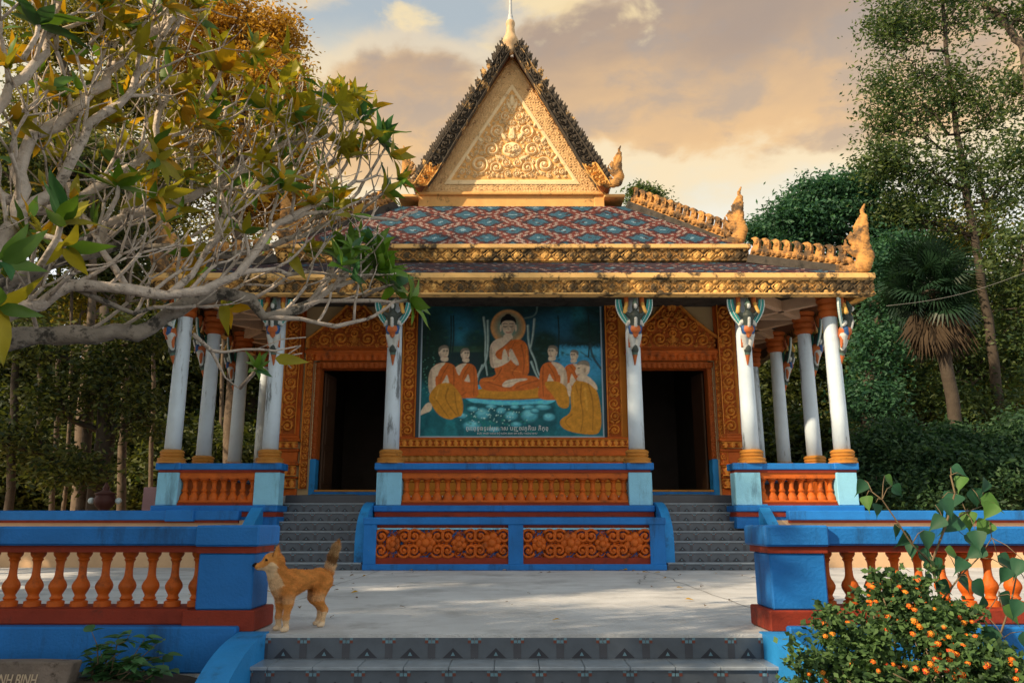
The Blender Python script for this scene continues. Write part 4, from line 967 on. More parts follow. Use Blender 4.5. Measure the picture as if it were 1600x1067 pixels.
figure(XR[2], 14.27, 0, 'winged bracket figure on the column just right of the mural')
figure(XL[1], 14.27, 0, 'winged bracket figure on the column left of the left door')
figure(XR[1], 14.27, 0, 'winged bracket figure on the column right of the right door')
figure(XL[0] - .0, 14.3, -R(55), 'winged bracket figure on the front left corner column')
figure(XR[0] + .0, 14.3, R(55), 'winged bracket figure on the front right corner column')
for y, w in ((15.68, 'second'), (17.45, 'third')):
    figure(-6.17, y, -R(90), f'winged bracket figure on the {w} column of the left side row')
    figure(6.05, y, R(90), f'winged bracket figure on the {w} column of the right side row')
# ================================================================== mural: flat painting, its colours computed and stored on a fine sheet
MX0, MX1, MZ0, MZ1 = -1.885, 1.865, 2.478, 5.46
PX0, PX1, PY0, PY1 = 158., 1243., 75., 918.        # the drawing grid below is measured in these units
NX, NZ = 300, 232; SS = 2
ux = PX0 + (np.arange((NX + 1) * SS) + .5) / ((NX + 1) * SS) * (PX1 - PX0); uy = PY1 - (np.arange((NZ + 1) * SS) + .5) / ((NZ + 1) * SS) * (PY1 - PY0)
MU, MV = np.meshgrid(ux, uy); IMG = np.zeros((*MU.shape, 3))
prng = np.random.default_rng(11)
def lowfreq(sx, sy, seed):
    g = np.random.default_rng(seed).random((sy + 2, sx + 2)); X = (MU - PX0) / (PX1 - PX0) * sx; Y = (MV - PY0) / (PY1 - PY0) * sy
    i, j = X.astype(int), Y.astype(int); fx, fy = X - i, Y - j; fx = fx * fx * (3 - 2 * fx); fy = fy * fy * (3 - 2 * fy)
    return (g[j, i] * (1 - fx) + g[j, i + 1] * fx) * (1 - fy) + (g[j + 1, i] * (1 - fx) + g[j + 1, i + 1] * fx) * fy
TEX = lowfreq(60, 46, 3) * .5 + lowfreq(140, 110, 4) * .5
def lay(mask, col, mod=.18):
    global IMG
    c = np.array(col)[None, None, :] * (1 + mod * (TEX - .5) * 2)[..., None]
    IMG = IMG * (1 - mask[..., None]) + c * mask[..., None]
def smooth_pts(P, n=4):
    P = np.array(P, float)
    for _ in range(2):
        Q = np.empty((len(P) * 2, 2)); N = np.roll(P, -1, 0); Q[0::2] = P * .75 + N * .25; Q[1::2] = P * .25 + N * .75; P = Q
    return P
def poly(P, col, mod=.18, sm=True, op=1.0):
    P = smooth_pts(P) if sm else np.array(P, float)
    ins = np.zeros(MU.shape, bool); x0, y0 = P.min(0) - 1; x1, y1 = P.max(0) + 1
    jx = np.where((ux >= x0) & (ux <= x1))[0]; jy = np.where((uy >= y0) & (uy <= y1))[0]
    if not len(jx) or not len(jy): return
    sub = np.ix_(jy, jx); X, Y = MU[sub], MV[sub]; c = np.zeros(X.shape, bool)
    for (a, b), (d, e) in zip(P, np.roll(P, -1, 0)):
        if b == e: continue
        c ^= ((b > Y) != (e > Y)) & (X < (d - a) * (Y - b) / (e - b) + a)
    ins[sub] = c; lay(ins * op, col, mod)
def ell(cx, cy, rx, ry, col, soft=.08, op=1.0, mod=.15):
    d = np.hypot((MU - cx) / rx, (MV - cy) / ry); lay((1 - sstep(d, 1 - soft, 1 + soft)) * op, col, mod)
def curve_pts(P):
    P = np.array(P, float)
    for _ in range(2 if len(P) > 2 else 0):
        Q = [P[0]]
        for a, b in zip(P[:-1], P[1:]): Q += [a * .75 + b * .25, a * .25 + b * .75]
        P = np.array(Q + [P[-1]])
    return P
def stroke(P, w, col, op=1.0, w2=None):
    P = curve_pts(P); D = np.full(MU.shape, 1e9); n = len(P) - 1
    for i in range(n):
        a, b = P[i], P[i + 1]; ba = b - a; t = np.clip(((MU - a[0]) * ba[0] + (MV - a[1]) * ba[1]) / max(ba @ ba, 1e-9), 0, 1)
        ww = w + ((w2 if w2 is not None else w) - w) * (i + t) / n
        D = np.minimum(D, np.hypot(MU - a[0] - t * ba[0], MV - a[1] - t * ba[1]) / ww)
    lay((1 - sstep(D, .6, 1.1)) * op, col)
# night forest and lake
IMG[:] = (.012, .030, .034)
lay(sstep(lowfreq(9, 7, 21), .45, .75) * (MV < 360) * .7, (.015, .060, .070))
for (cx, cy, rx, ry, c, o) in ((370, 280, 110, 100, (.02, .13, .22), .8), (1010, 260, 180, 80, (.02, .11, .20), .8), (1110, 200, 40, 60, (.03, .20, .26), .5), (820, 300, 90, 90, (.015, .07, .11), .6), (460, 330, 140, 40, (.03, .20, .30), .6)): ell(cx, cy, rx, ry, c, .6, o)
lay(((MV > 385) & (MV < 420) & (MU < 600)) * .6, (.05, .10, .045))
lay(sstep(MV + 26 * TEX, 385, 415) * sstep(MU + 60 * TEX, 930, 1020) * .9, (.045, .26, .47)); lay(sstep(MV, 392, 410) * (1 - sstep(MV, 420, 460)) * sstep(MU, 960, 1010) * .5, (.10, .42, .62))
lay(sstep(MV + 30 * TEX, 560, 660) * .9, (.010, .115, .150)); lay(sstep(lowfreq(14, 8, 8), .5, .8) * (MV > 640) * .5, (.02, .20, .24)); lay(sstep(lowfreq(18, 10, 9), .55, .8) * (MV > 700) * .5, (.006, .05, .075))
for (cx, cy, rx, ry) in ((250, 330, 90, 110), (480, 345, 70, 60), (910, 350, 70, 50), (1150, 290, 90, 70), (200, 480, 60, 140), (880, 420, 55, 110), (560, 420, 50, 120)): ell(cx, cy, rx, ry, (.010, .030, .022), .5, .85)
for k in range(46):
    x, y = prng.uniform(160, 620), prng.uniform(130, 640); ell(x, y, prng.uniform(6, 18), prng.uniform(4, 12), (.02, .075, .05), .6, .6)
    x, y = prng.uniform(780, 1240), prng.uniform(90, 480); ell(x, y, prng.uniform(6, 22), prng.uniform(4, 12), (.016, .06, .06), .6, .6)
for k in range(30): ell(prng.uniform(165, 240), prng.uniform(420, 680), 4, 3, (.10, .30, .22), .5, .8)
for x in (175, 200, 330, 345, 985, 1170): stroke([(x, 200), (x + 6, 320), (x - 4, 450)], 5, (.012, .028, .03))
# hanging roots of the great tree
for P in ([(530, 210), (545, 330), (540, 460), (555, 560)], [(555, 230), (560, 380), (548, 480), (510, 540), (450, 610)], [(800, 260), (805, 390), (845, 470), (860, 550), (905, 610)], [(840, 220), (830, 330), (815, 400)], [(525, 500), (500, 560), (490, 610)], [(820, 480), (850, 560), (880, 600)]):
    stroke(P, 9, (.21, .27, .27), .85, 5); stroke([(x - 2, y) for x, y in P], 3.5, (.42, .50, .48), .8, 2)
stroke([(780, 215), (850, 200), (860, 130)], 6, (.10, .15, .15), .8); stroke([(1240, 520), (1190, 450), (1175, 370)], 8, (.03, .05, .06), .9); stroke([(1185, 470), (1150, 440), (1120, 420)], 3, (.03, .05, .06), .9)
# rock seat and pebbles
poly([(408, 660), (450, 620), (560, 610), (860, 600), (960, 630), (982, 670), (960, 715), (860, 735), (640, 735), (480, 725), (420, 700)], (.045, .32, .52)); poly([(425, 690), (640, 718), (860, 715), (965, 690), (960, 720), (860, 742), (640, 740), (470, 728)], (.10, .46, .66))
poly([(420, 710), (640, 742), (960, 720), (940, 800), (700, 860), (440, 800)], (.012, .075, .10), op=.85)
for (x, y, a, b) in ((530, 790, 46, 38), (640, 770, 30, 22), (700, 800, 42, 30), (810, 800, 52, 42), (925, 808, 38, 26), (470, 760, 34, 18), (580, 745, 34, 14), (720, 748, 28, 12), (800, 748, 40, 14), (890, 750, 50, 18), (470, 860, 56, 34), (600, 880, 40, 18), (730, 850, 34, 18), (840, 770, 28, 16), (410, 800, 28, 18)):
    ell(x, y, a, b, (.018, .10, .14), .12); ell(x - a * .06, y - b * .12, a * .88, b * .82, (.07, .31, .42), .3); ell(x - a * .15, y - b * .35, a * .55, b * .42, (.17, .50, .60), .5, .8)
for k in range(60): ell(prng.normal(600, 80), prng.normal(800, 32), 3.2, 3, (.45, .75, .68), .5, .9)
for k in range(40): ell(prng.normal(640, 110), prng.normal(830, 30), 7, 5, (.02, .20, .17), .5, .7)
SK, SKD, RB, RBD, RBL = (.62, .44, .33), (.30, .18, .12), (.52, .115, .022), (.24, .045, .012), (.68, .20, .04)
OC, OCD, OCL = (.50, .20, .022), (.24, .085, .012), (.64, .30, .05)
def fold(P, w=4, c=RBD, op=.65): stroke(P, w, c, op, w * .5)
# cushion
poly([(455, 690), (500, 630), (860, 610), (915, 690), (860, 700), (560, 706)], OC); stroke([(460, 692), (680, 706), (912, 692)], 5, OCD, .8)
# seated figure with halo
ell(680, 268, 106, 106, (.62, .28, .10), .05); ell(680, 268, 90, 90, (.44, .22, .10), .2); ell(680, 265, 70, 75, (.10, .20, .17), .5)
poly([(505, 600), (520, 575), (600, 570), (640, 500), (720, 490), (760, 560), (850, 565), (878, 600), (860, 640), (720, 655), (560, 655), (515, 635)], RB)
poly([(590, 400), (650, 370), (740, 335), (800, 370), (806, 470), (808, 560), (740, 585), (640, 580), (600, 560)], RB)
poly([(572, 500), (566, 430), (572, 375), (600, 345), (650, 330), (680, 335), (700, 350), (640, 395), (600, 420), (610, 460), (650, 470), (690, 440), (700, 470), (640, 505), (590, 520)], SK)
poly([(572, 500), (566, 430), (574, 385), (584, 400), (586, 480), (600, 516)], SKD, op=.6)
poly([(640, 262), (640, 225), (665, 200), (700, 200), (722, 225), (722, 265), (712, 300), (692, 322), (672, 322), (650, 300)], SK); poly([(652, 310), (705, 310), (712, 345), (648, 345)], SK)
poly([(632, 262), (634, 215), (660, 196), (700, 196), (728, 215), (730, 262), (722, 238), (700, 228), (660, 228), (642, 240)], (.012, .012, .014)); ell(680, 200, 20, 14, (.012, .012, .014)); ell(635, 275, 6, 22, SK); ell(727, 275, 6, 22, SK)
for x in (662, 700): stroke([(x - 11, 264), (x, 268), (x + 11, 264)], 3, (.04, .03, .03)); stroke([(x - 13, 250), (x, 245), (x + 13, 250)], 2.2, (.05, .035, .03))
stroke([(681, 255), (678, 282), (686, 285)], 2.5, SKD, .8); stroke([(668, 300), (681, 303), (694, 300)], 3.4, (.40, .12, .09)); poly([(700, 240), (722, 240), (720, 290), (695, 320)], SKD, op=.45)
poly([(640, 470), (648, 410), (660, 398), (672, 420), (680, 460), (660, 486)], SK); poly([(682, 440), (688, 405), (700, 398), (712, 420), (748, 490), (740, 508), (705, 480)], SK); stroke([(678, 410), (680, 470)], 2.6, SKD)
fold([(700, 345), (640, 400), (600, 440)], 5); fold([(720, 360), (690, 420)], 4); fold([(760, 380), (780, 470), (770, 550)], 6); fold([(740, 500), (700, 545), (720, 570)], 5); fold([(560, 600), (620, 620), (700, 640)], 5); fold([(860, 590), (780, 610), (720, 640)], 5); fold([(640, 520), (620, 560), (590, 590)], 5)
stroke([(790, 380), (796, 500)], 5, RBL, .6); stroke([(530, 590), (600, 592)], 5, RBL, .6); stroke([(700, 530), (760, 540)], 4, RBL, .6)
poly([(640, 630), (650, 600), (690, 582), (790, 576), (800, 588), (730, 600), (700, 632)], SK); stroke([(655, 610), (740, 590)], 3, SKD, .6)
# monks on the left
def monk(ox, oy, s, flip, skin_arm=True, body=RB, bald=True):
    f = -1 if flip else 1; q = lambda P: [(ox + f * x * s, oy + y * s) for x, y in P]
    poly(q([(-80, 40), (-60, -20), (-10, -40), (60, -30), (84, 20), (90, 120), (100, 200), (-70, 200)]), body)
    poly(q([(-88, 130), (-90, 40), (-70, -10), (-20, -35), (20, -40), (-20, 0), (-40, 60), (-30, 120), (10, 60), (22, 30), (34, 70), (40, 110), (0, 150), (-60, 180)]), SK)
    poly(q([(-88, 130), (-90, 40), (-74, 0), (-66, 20), (-66, 110), (-50, 165)]), SKD, op=.5); poly(q([(-50, 50), (-30, 40), (-8, 50), (-20, 110), (-40, 130)]), RB)
    poly(q([(-20, -45), (-18, -75), (28, -75), (30, -40)]), SK); poly(q([(-32, -100), (-30, -128), (-5, -142), (22, -138), (32, -110), (28, -80), (12, -55), (-8, -58), (-26, -78)]), SK)
    poly(q([(-34, -104), (-32, -130), (-4, -144), (24, -140), (33, -118), (10, -124), (-14, -120), (-24, -98)]), (.10, .085, .07), op=.8)
    for x in (2, 20): stroke(q([(x - 5, -104), (x + 5, -104)]), 2.6 * s, (.03, .025, .02)); stroke(q([(x - 6, -111), (x + 6, -112)]), 2 * s, (.05, .035, .03))
    stroke(q([(14, -102), (17, -86), (11, -84)]), 2.2 * s, SKD, .8); stroke(q([(4, -72), (20, -72)]), 2.6 * s, (.36, .12, .09)); poly(q([(-30, -90), (-18, -100), (-14, -70), (-6, -58)]), SKD, op=.5)
    fold(q([(30, -20), (-10, 40), (-20, 110)]), 4 * s); fold(q([(60, -10), (66, 80), (60, 180)]), 5 * s); fold(q([(40, 120), (0, 170), (-40, 190)]), 5 * s)
monk(420, 520, .88, False); 
poly([(335, 590), (350, 500), (380, 560), (420, 600), (480, 600), (450, 650), (380, 680)], RB)
monk(290, 520, 1.0, False)
poly([(215, 660), (260, 610), (330, 600), (372, 640), (412, 700), (412, 800), (370, 805), (340, 825), (270, 800), (225, 740), (205, 700)], OC); poly([(155, 800), (158, 770), (200, 715), (228, 730), (225, 770), (180, 785)], SK)
fold([(320, 640), (300, 700), (370, 790)], 6, OCD); fold([(360, 660), (370, 740), (390, 800)], 5, OCD); fold([(240, 690), (290, 760), (330, 810)], 5, OCD); stroke([(265, 640), (250, 700)], 6, OCL, .6)
# monks on the right
monk(1080, 520, .80, True); monk(950, 515, .96, True)
poly([(880, 600), (960, 590), (1030, 620), (1050, 700), (1040, 760), (980, 750), (960, 690)], OC); poly([(1028, 610), (1060, 600), (1058, 680), (1040, 690)], SK)
poly([(990, 860), (985, 820), (1060, 780), (1050, 690), (1065, 610), (1110, 575), (1165, 580), (1215, 650), (1235, 760), (1232, 900), (1160, 910), (1040, 890)], OC)
poly([(1080, 590), (1112, 555), (1160, 560), (1210, 610), (1220, 660), (1160, 600)], SK); poly([(1085, 545), (1095, 490), (1130, 470), (1165, 480), (1175, 520), (1160, 560), (1120, 575), (1092, 560)], SK)
poly([(1092, 500), (1100, 478), (1135, 466), (1168, 476), (1176, 510), (1150, 500), (1120, 494)], (.16, .13, .11), op=.8); stroke([(1092, 520), (1084, 538), (1092, 542)], 3, SK); stroke([(1096, 556), (1108, 556)], 3, (.36, .12, .09)); stroke([(1100, 518), (1110, 517)], 3, (.03, .025, .02)); ell(1142, 530, 8, 14, SKD, .3, .7)
fold([(1120, 610), (1110, 700), (1130, 800), (1110, 890)], 6, OCD); fold([(1160, 610), (1190, 720), (1180, 880)], 6, OCD); fold([(1060, 790), (1010, 830), (1050, 870)], 5, OCD); fold([(1085, 620), (1100, 680)], 5, OCD); stroke([(1140, 640), (1150, 760)], 8, OCL, .5); stroke([(1070, 660), (1070, 740)], 6, OCL, .5)
IMG = np.clip(IMG * (.93 + .14 * TEX[..., None]) * np.array([1.35, 1.55, 1.5]), 0, .9)
col = IMG.reshape(NZ + 1, SS, NX + 1, SS, 3).mean((1, 3)).reshape(-1, 3)
gu, gv = np.meshgrid(np.linspace(MX0, MX1, NX + 1), np.linspace(MZ0, MZ1, NZ + 1)); gi = np.arange(gu.size).reshape(gu.shape)
mural = thing('mural', 'painted mural of a haloed teacher in orange robes with five monks', 'painting')
YM = YW - .03
F = np.stack([gi[:-1, :-1], gi[:-1, 1:], gi[1:, 1:], gi[1:, :-1]], -1).reshape(-1, 4)
obj('canvas', np_mesh('canvas', np.stack([gu, np.full(gu.shape, YM), gv], -1).reshape(-1, 3), F, ['mural'], col=col), mural)
m = MB().use('mural_edge'); 
m.box(MX0 - .03, MX0, YM - .012, YM + .03, MZ0 - .03, MZ1 + .03); m.box(MX1, MX1 + .03, YM - .012, YM + .03, MZ0 - .03, MZ1 + .03); m.box(MX0, MX1, YM - .011, YM + .03, MZ0 - .03, MZ0); m.box(MX0, MX1, YM - .011, YM + .03, MZ1, MZ1 + .03)
m.build('inner_border', None, mural)
m = MB().use('mural_frame'); a0, a1, c0, c1 = MX0 - .10, MX1 + .09, MZ0 - .10, MZ1 + .08
m.bbox(a0, MX0 - .031, YM - .03, YM + .03, c0, c1, .008); m.bbox(MX1 + .031, a1, YM - .03, YM + .03, c0, c1, .008); m.bbox(MX0 - .031, MX1 + .031, YM - .028, YM + .03, c0, MZ0 - .031, .008); m.bbox(MX0 - .031, MX1 + .031, YM - .028, YM + .03, MZ1 + .031, c1, .008)
m.build('frame', None, mural)
def text_mesh(name, body, size, mname, parent, loc, rot, shear=0, ext=.001):
    cu = bpy.data.curves.new(name, 'FONT'); cu.body = body; cu.size = size; cu.align_x = 'CENTER'; cu.extrude = ext; cu.shear = shear
    to = bpy.data.objects.new(name, cu); C.objects.link(to); dg = bpy.context.evaluated_depsgraph_get()
    me = bpy.data.meshes.new_from_object(to.evaluated_get(dg)); bpy.data.objects.remove(to); me.materials.clear(); me.materials.append(MATS[mname])
    return obj(name, me, parent, loc, rot)
text_mesh('inscription', 'ព្រះពុទ្ធទ្រង់ប្រោស បញ្ចវគ្គិយ ភិក្ខុ', .115, 'lettering', mural, (-.10, YM - .004, 2.60), (math.pi / 2, 0, 0))
text_mesh('inscription', 'ĐỨC PHẬT HÓA ĐỘ NĂM ANH EM KIỀU TRẦN NHƯ', .052, 'lettering', mural, (-.10, YM - .004, 2.515), (math.pi / 2, 0, 0))
settle(mural, (0, YM, MZ0))
# ================================================================== dog
def make_dog():
    """local frame: +x forward, +y left, z up; paws on z = 0"""
    G, Cr, Bk, Dk, Wh = (.66, .285, .075), (.76, .54, .32), (.014, .012, .012), (.17, .085, .035), (.74, .60, .44)
    P = [((-.20, 0, .395), (.02, 0, .390), .072, .078, G), ((.02, 0, .390), (.17, 0, .375), .078, .092, G), ((.16, 0, .365), (.215, 0, .33), .094, .074, G),      # trunk, deep chest
         ((-.02, 0, .350), (.14, 0, .315), .050, .074, G), ((-.22, 0, .39), (-.27, 0, .365), .088, .07, G), ((.19, 0, .40), (.08, 0, .42), .075, .06, G)]
    # neck and head, turned to the dog's right
    hd = R(-44); c, s_ = math.cos(hd), math.sin(hd); hc = Vector((.285, -.025, .548))
    def h(x, y, z): return (hc.x + x * c - y * s_, hc.y + x * s_ + y * c, hc.z + z)
    P += [((.20, 0, .40), tuple(hc + Vector((-.02, 0, -.03))), .080, .062, G), ((.235, -.01, .38), h(.02, 0, -.035), .075, .055, Cr), (h(-.02, 0, .0), h(.035, 0, .012), .068, .060, G), (h(.03, 0, -.01), h(.135, 0, -.032), .045, .023, G),
          (h(.04, 0, -.028), h(.125, 0, -.045), .036, .019, Cr), (h(.00, .035, -.03), h(.0, -.035, -.03), .042, .042, Cr), (h(.152, 0, -.022), h(.164, 0, -.026), .019, .016, Bk, .008), (h(.06, 0, -.052), h(.135, 0, -.056), .012, .010, Bk, .006)]
    for q in (-1, 1):
        P += [(h(-.02, q * .042, .045), h(-.022, q * .060, .124), .028, .006, G, .01), (h(.0, q * .043, .05), h(-.005, q * .055, .09), .012, .004, Dk, .006), (h(.052, q * .046, .016), h(.058, q * .047, .017), .014, .013, Bk, .003)]
    # legs: forelegs straight with the wrist low; hind legs with knee forward and hock back
    for q, dx in ((1, .012), (-1, -.014)):
        P += [((.165, q * .065, .33), (.165 + dx, q * .068, .215), .062, .040, G), ((.165 + dx, q * .068, .215), (.178 + dx, q * .066, .105), .034, .025, G), ((.178 + dx, q * .066, .105), (.172 + dx, q * .066, .03), .023, .021, Cr), ((.172 + dx, q * .066, .022), (.212 + dx, q * .068, .018), .022, .018, Wh)]
        hx = -.235 + (0.035 if q > 0 else -.03)
        P += [((-.225, q * .05, .37), (hx + .045, q * .062, .235), .080, .050, G), ((hx + .045, q * .062, .235), (hx - .045, q * .062, .135), .043, .026, G), ((hx - .045, q * .062, .135), (hx - .022, q * .062, .03), .024, .019, Cr), ((hx - .022, q * .062, .022), (hx + .02, q * .064, .018), .021, .017, Wh)]
    # tail curled up
    tl = [(-.285, 0, .405), (-.335, -.005, .43), (-.355, -.01, .49), (-.375, -.01, .56), (-.410, -.01, .64), (-.440, -.01, .69)]
    rr_ = (.028, .030, .034, .034, .028, .010); tc_ = (G, Cr, (.26, .14, .06), (.50, .32, .16), (.46, .22, .08), (.46, .22, .08))
    for i in range(5): P.append((tl[i], tl[i + 1], rr_[i], rr_[i + 1], tc_[i]))
    rng = np.random.default_rng(5)
    def colf(V, col):
        n = np.sin(V[:, 0] * 37 + np.sin(V[:, 2] * 51) * 2) * np.sin(V[:, 2] * 44 + V[:, 1] * 60); col = col * (1 + .16 * n[:, None])
        under = (1 - sstep(V[:, 2], .24, .31)) * (V[:, 0] > -.2) * (V[:, 2] > .22); col = col * (1 - .45 * under[:, None]) + np.array(Cr) * .45 * under[:, None]
        chest = sstep(V[:, 0], .24, .285) * (V[:, 2] < .42) * (V[:, 2] > .2); col = col * (1 - .5 * chest[:, None]) + np.array(Cr) * .5 * chest[:, None]
        low = 1 - sstep(V[:, 2], .03, .20); keep = low * .45; return col * (1 - keep[:, None]) + np.array(Cr) * keep[:, None]
    me = sdf_body('dog', P, .0085, .028, ('dog',), None, colf)
    return me
dog_me = make_dog()
dog = obj('dog', dog_me, None, (-1.595, 6.120, .002), (0, 0, R(234))); tag(dog, 'tan dog with curled dark tail standing beside the left pedestal', 'dog')
dog.scale = (.83, .86, .89)
# short coat: fine hairs along the body
nv = len(dog_me.vertices); co = np.empty(nv * 3, np.float32); dog_me.vertices.foreach_get('co', co); co = co.reshape(-1, 3); no = np.empty(nv * 3, np.float32); dog_me.vertices.foreach_get('normal', no); no = no.reshape(-1, 3)
ca = np.empty(nv * 4, np.float32); dog_me.color_attributes['Col'].data.foreach_get('color', ca); ca = ca.reshape(-1, 4)[:, :3]
ids = np.where((co[:, 2] > .05) & (ca.sum(1) > .08) & ~((co[:, 0] > .31) & (co[:, 2] > .42)))[0]; ids = np.repeat(ids, 4); n_h = len(ids)
flow = np.tile(np.array([-.9, 0, -.45]), (n_h, 1)); tail = co[ids][:, 0] < -.30; flow[tail] = (-.35, 0, .9); legs = co[ids][:, 2] < .22; flow[legs] = (-.3, 0, -.9)
flow += RNG.normal(0, .28, (n_h, 3)); d = flow - no[ids] * (flow * no[ids]).sum(1)[:, None] * .95 + no[ids] * .42; d /= np.linalg.norm(d, axis=1)[:, None]
ln = RNG.uniform(.009, .019, n_h) * np.where(tail, 2.6, 1.0) * np.where(legs, .6, 1.0) * np.where((co[ids][:, 0] > .12) & (co[ids][:, 2] > .36), 1.25, 1.0)
sd = np.cross(d, RNG.normal(0, 1, (n_h, 3))); sd /= np.linalg.norm(sd, axis=1)[:, None]; b0 = co[ids] + RNG.normal(0, .003, (n_h, 3)) - no[ids] * .002
HV = np.stack([b0 - sd * .0011, b0 + sd * .0011, b0 + d * ln[:, None]], 1).reshape(-1, 3); HC = np.repeat(ca[ids] * RNG.uniform(.75, 1.3, (n_h, 1)), 3, 0)
tag(obj('coat', np_mesh('coat', HV, np.arange(n_h * 3).reshape(-1, 3), ['dog'], col=HC), dog), kind='stuff')

# ================================================================== leaf shapes
def leaf_mesh(name, L, W, mname, curl=.25, fold=.25, base=.12, n=6, heart=False, tip=1.0, wave=0.0):
    q = MB().use(mname); rows = []
    for i in range(n + 1):
        t = i / n
        if heart: w = W * 1.45 * (1 - math.exp(-t * 10)) * max(0, 1 - t / .76) ** .8 + (.007 if .1 < t < .76 else .007 * (1 - t) / .24 if t >= .76 else .001) + .0005
        else: w = W * max(.004, (math.sin(math.pi * t ** .62) if t < 1 else 0)) * (1 if t > .02 else .3)
        x = L * t; z = -curl * L * t * t
        rows.append([(x, c * w, z + fold * w * abs(c) ** 1.5 + wave * c * math.sin(i * 1.9 + c)) for c in (-1, -.5, 0, .5, 1)])
    vs = [p for r in rows for p in r]; fs = []
    for i in range(n):
        for k in range(4): fs.append((i * 5 + k, (i + 1) * 5 + k, (i + 1) * 5 + k + 1, i * 5 + k + 1))
    q.add(vs, fs); me = q.mesh(name, None, True); return me
def orient(direction, up=(0, 0, 1), roll=0):
    x = Vector(direction).normalized(); z = Vector(up) - x * Vector(up).dot(x)
    z = z.normalized() if z.length > 1e-4 else x.orthogonal().normalized(); y = z.cross(x)
    M = Matrix((x, y, z)).transposed().to_4x4(); return M @ Matrix.Rotation(roll, 4, 'X')
class Bulk:
    """many leaves joined into one mesh, copied from a template mesh"""
    def __init__(s): s.V, s.F, s.MI, s.n, s.mats = [], [], [], 0, []
    def add(s, me, M, mname):
        if mname not in s.mats: s.mats.append(mname)
        co = np.empty(len(me.vertices) * 3, np.float32); me.vertices.foreach_get('co', co); co = co.reshape(-1, 3)
        A = np.array(M); s.V.append(co @ A[:3, :3].T + A[:3, 3]); fi = np.array([p.vertices[:] for p in me.polygons]); s.F.append(fi + s.n); s.n += len(co); s.MI += [s.mats.index(mname)] * len(fi)
    def build(s, name, parent): return tag(obj(name, np_mesh(name, np.concatenate(s.V), np.concatenate(s.F), s.mats, s.MI, smooth=True), parent), kind='stuff')

# ================================================================== frangipani tree at the left
frangi = thing('frangipani_tree', 'gnarled pale frangipani tree with bare forking branches reaching in from the left', 'tree')
fr = random.Random(21)
tk = MB(); tips = []; LIMIT = [(0, 430), (60, 455), (120, 505), (170, 590), (240, 625), (300, 625), (340, 600), (400, 600), (450, 640), (490, 650), (520, 520), (540, 470), (600, 330), (700, 0)]
def bound(y):
    if y < 0: return 420
    for (a, xa), (b, xb) in zip(LIMIT[:-1], LIMIT[1:]):
        if a <= y <= b: return xa + (xb - xa) * (y - a) / (b - a)
    return 0
def wob(pts, amp):
    out = [pts[0]]
    for a, b in zip(pts[:-1], pts[1:]):
        n = max(1, int((b - a).length / .09))
        for i in range(1, n + 1):
            p = a.lerp(b, i / n); out.append(p + (Vector((fr.gauss(0, amp), fr.gauss(0, amp), fr.gauss(0, amp))) if i < n else Vector()))
    return out
def grow(p, d, L, r, lev):
    """one gnarled shoot, then a fork: two or three stubby shoots that sweep up again"""
    pts = [p]; q = p.copy(); dd = d.normalized(); n = 5
    for i in range(n):
        dd = (dd + Vector((fr.gauss(0, .10), fr.gauss(0, .10), fr.gauss(0, .08) + .055))).normalized(); q = q + dd * L / n; pts.append(q)
    x, y = px_of(q)
    if x > bound(y) or y > 540 or q.y < 2.2: return
    r1 = r * .80; tk.use('frangi_bark').tube(pts, [r + (r1 - r) * i / n + (r * .10 if i == n else 0) for i in range(n + 1)], 6)
    if lev == 0: tips.append((q, dd, r1)); return
    k = 3 if fr.random() < .38 else 2; ax = dd.orthogonal().normalized(); a0 = fr.uniform(0, 6.28)
    for i in range(k):
        a = a0 + i * 2 * math.pi / k + fr.uniform(-.3, .3); sp = fr.uniform(.45, .80); side = (Matrix.Rotation(a, 3, dd) @ ax)
        grow(q, dd * math.cos(sp) + side * math.sin(sp) + Vector((.06, 0, .05)), L * fr.uniform(.66, .95), r1 * fr.uniform(.68, .82), lev - 1)
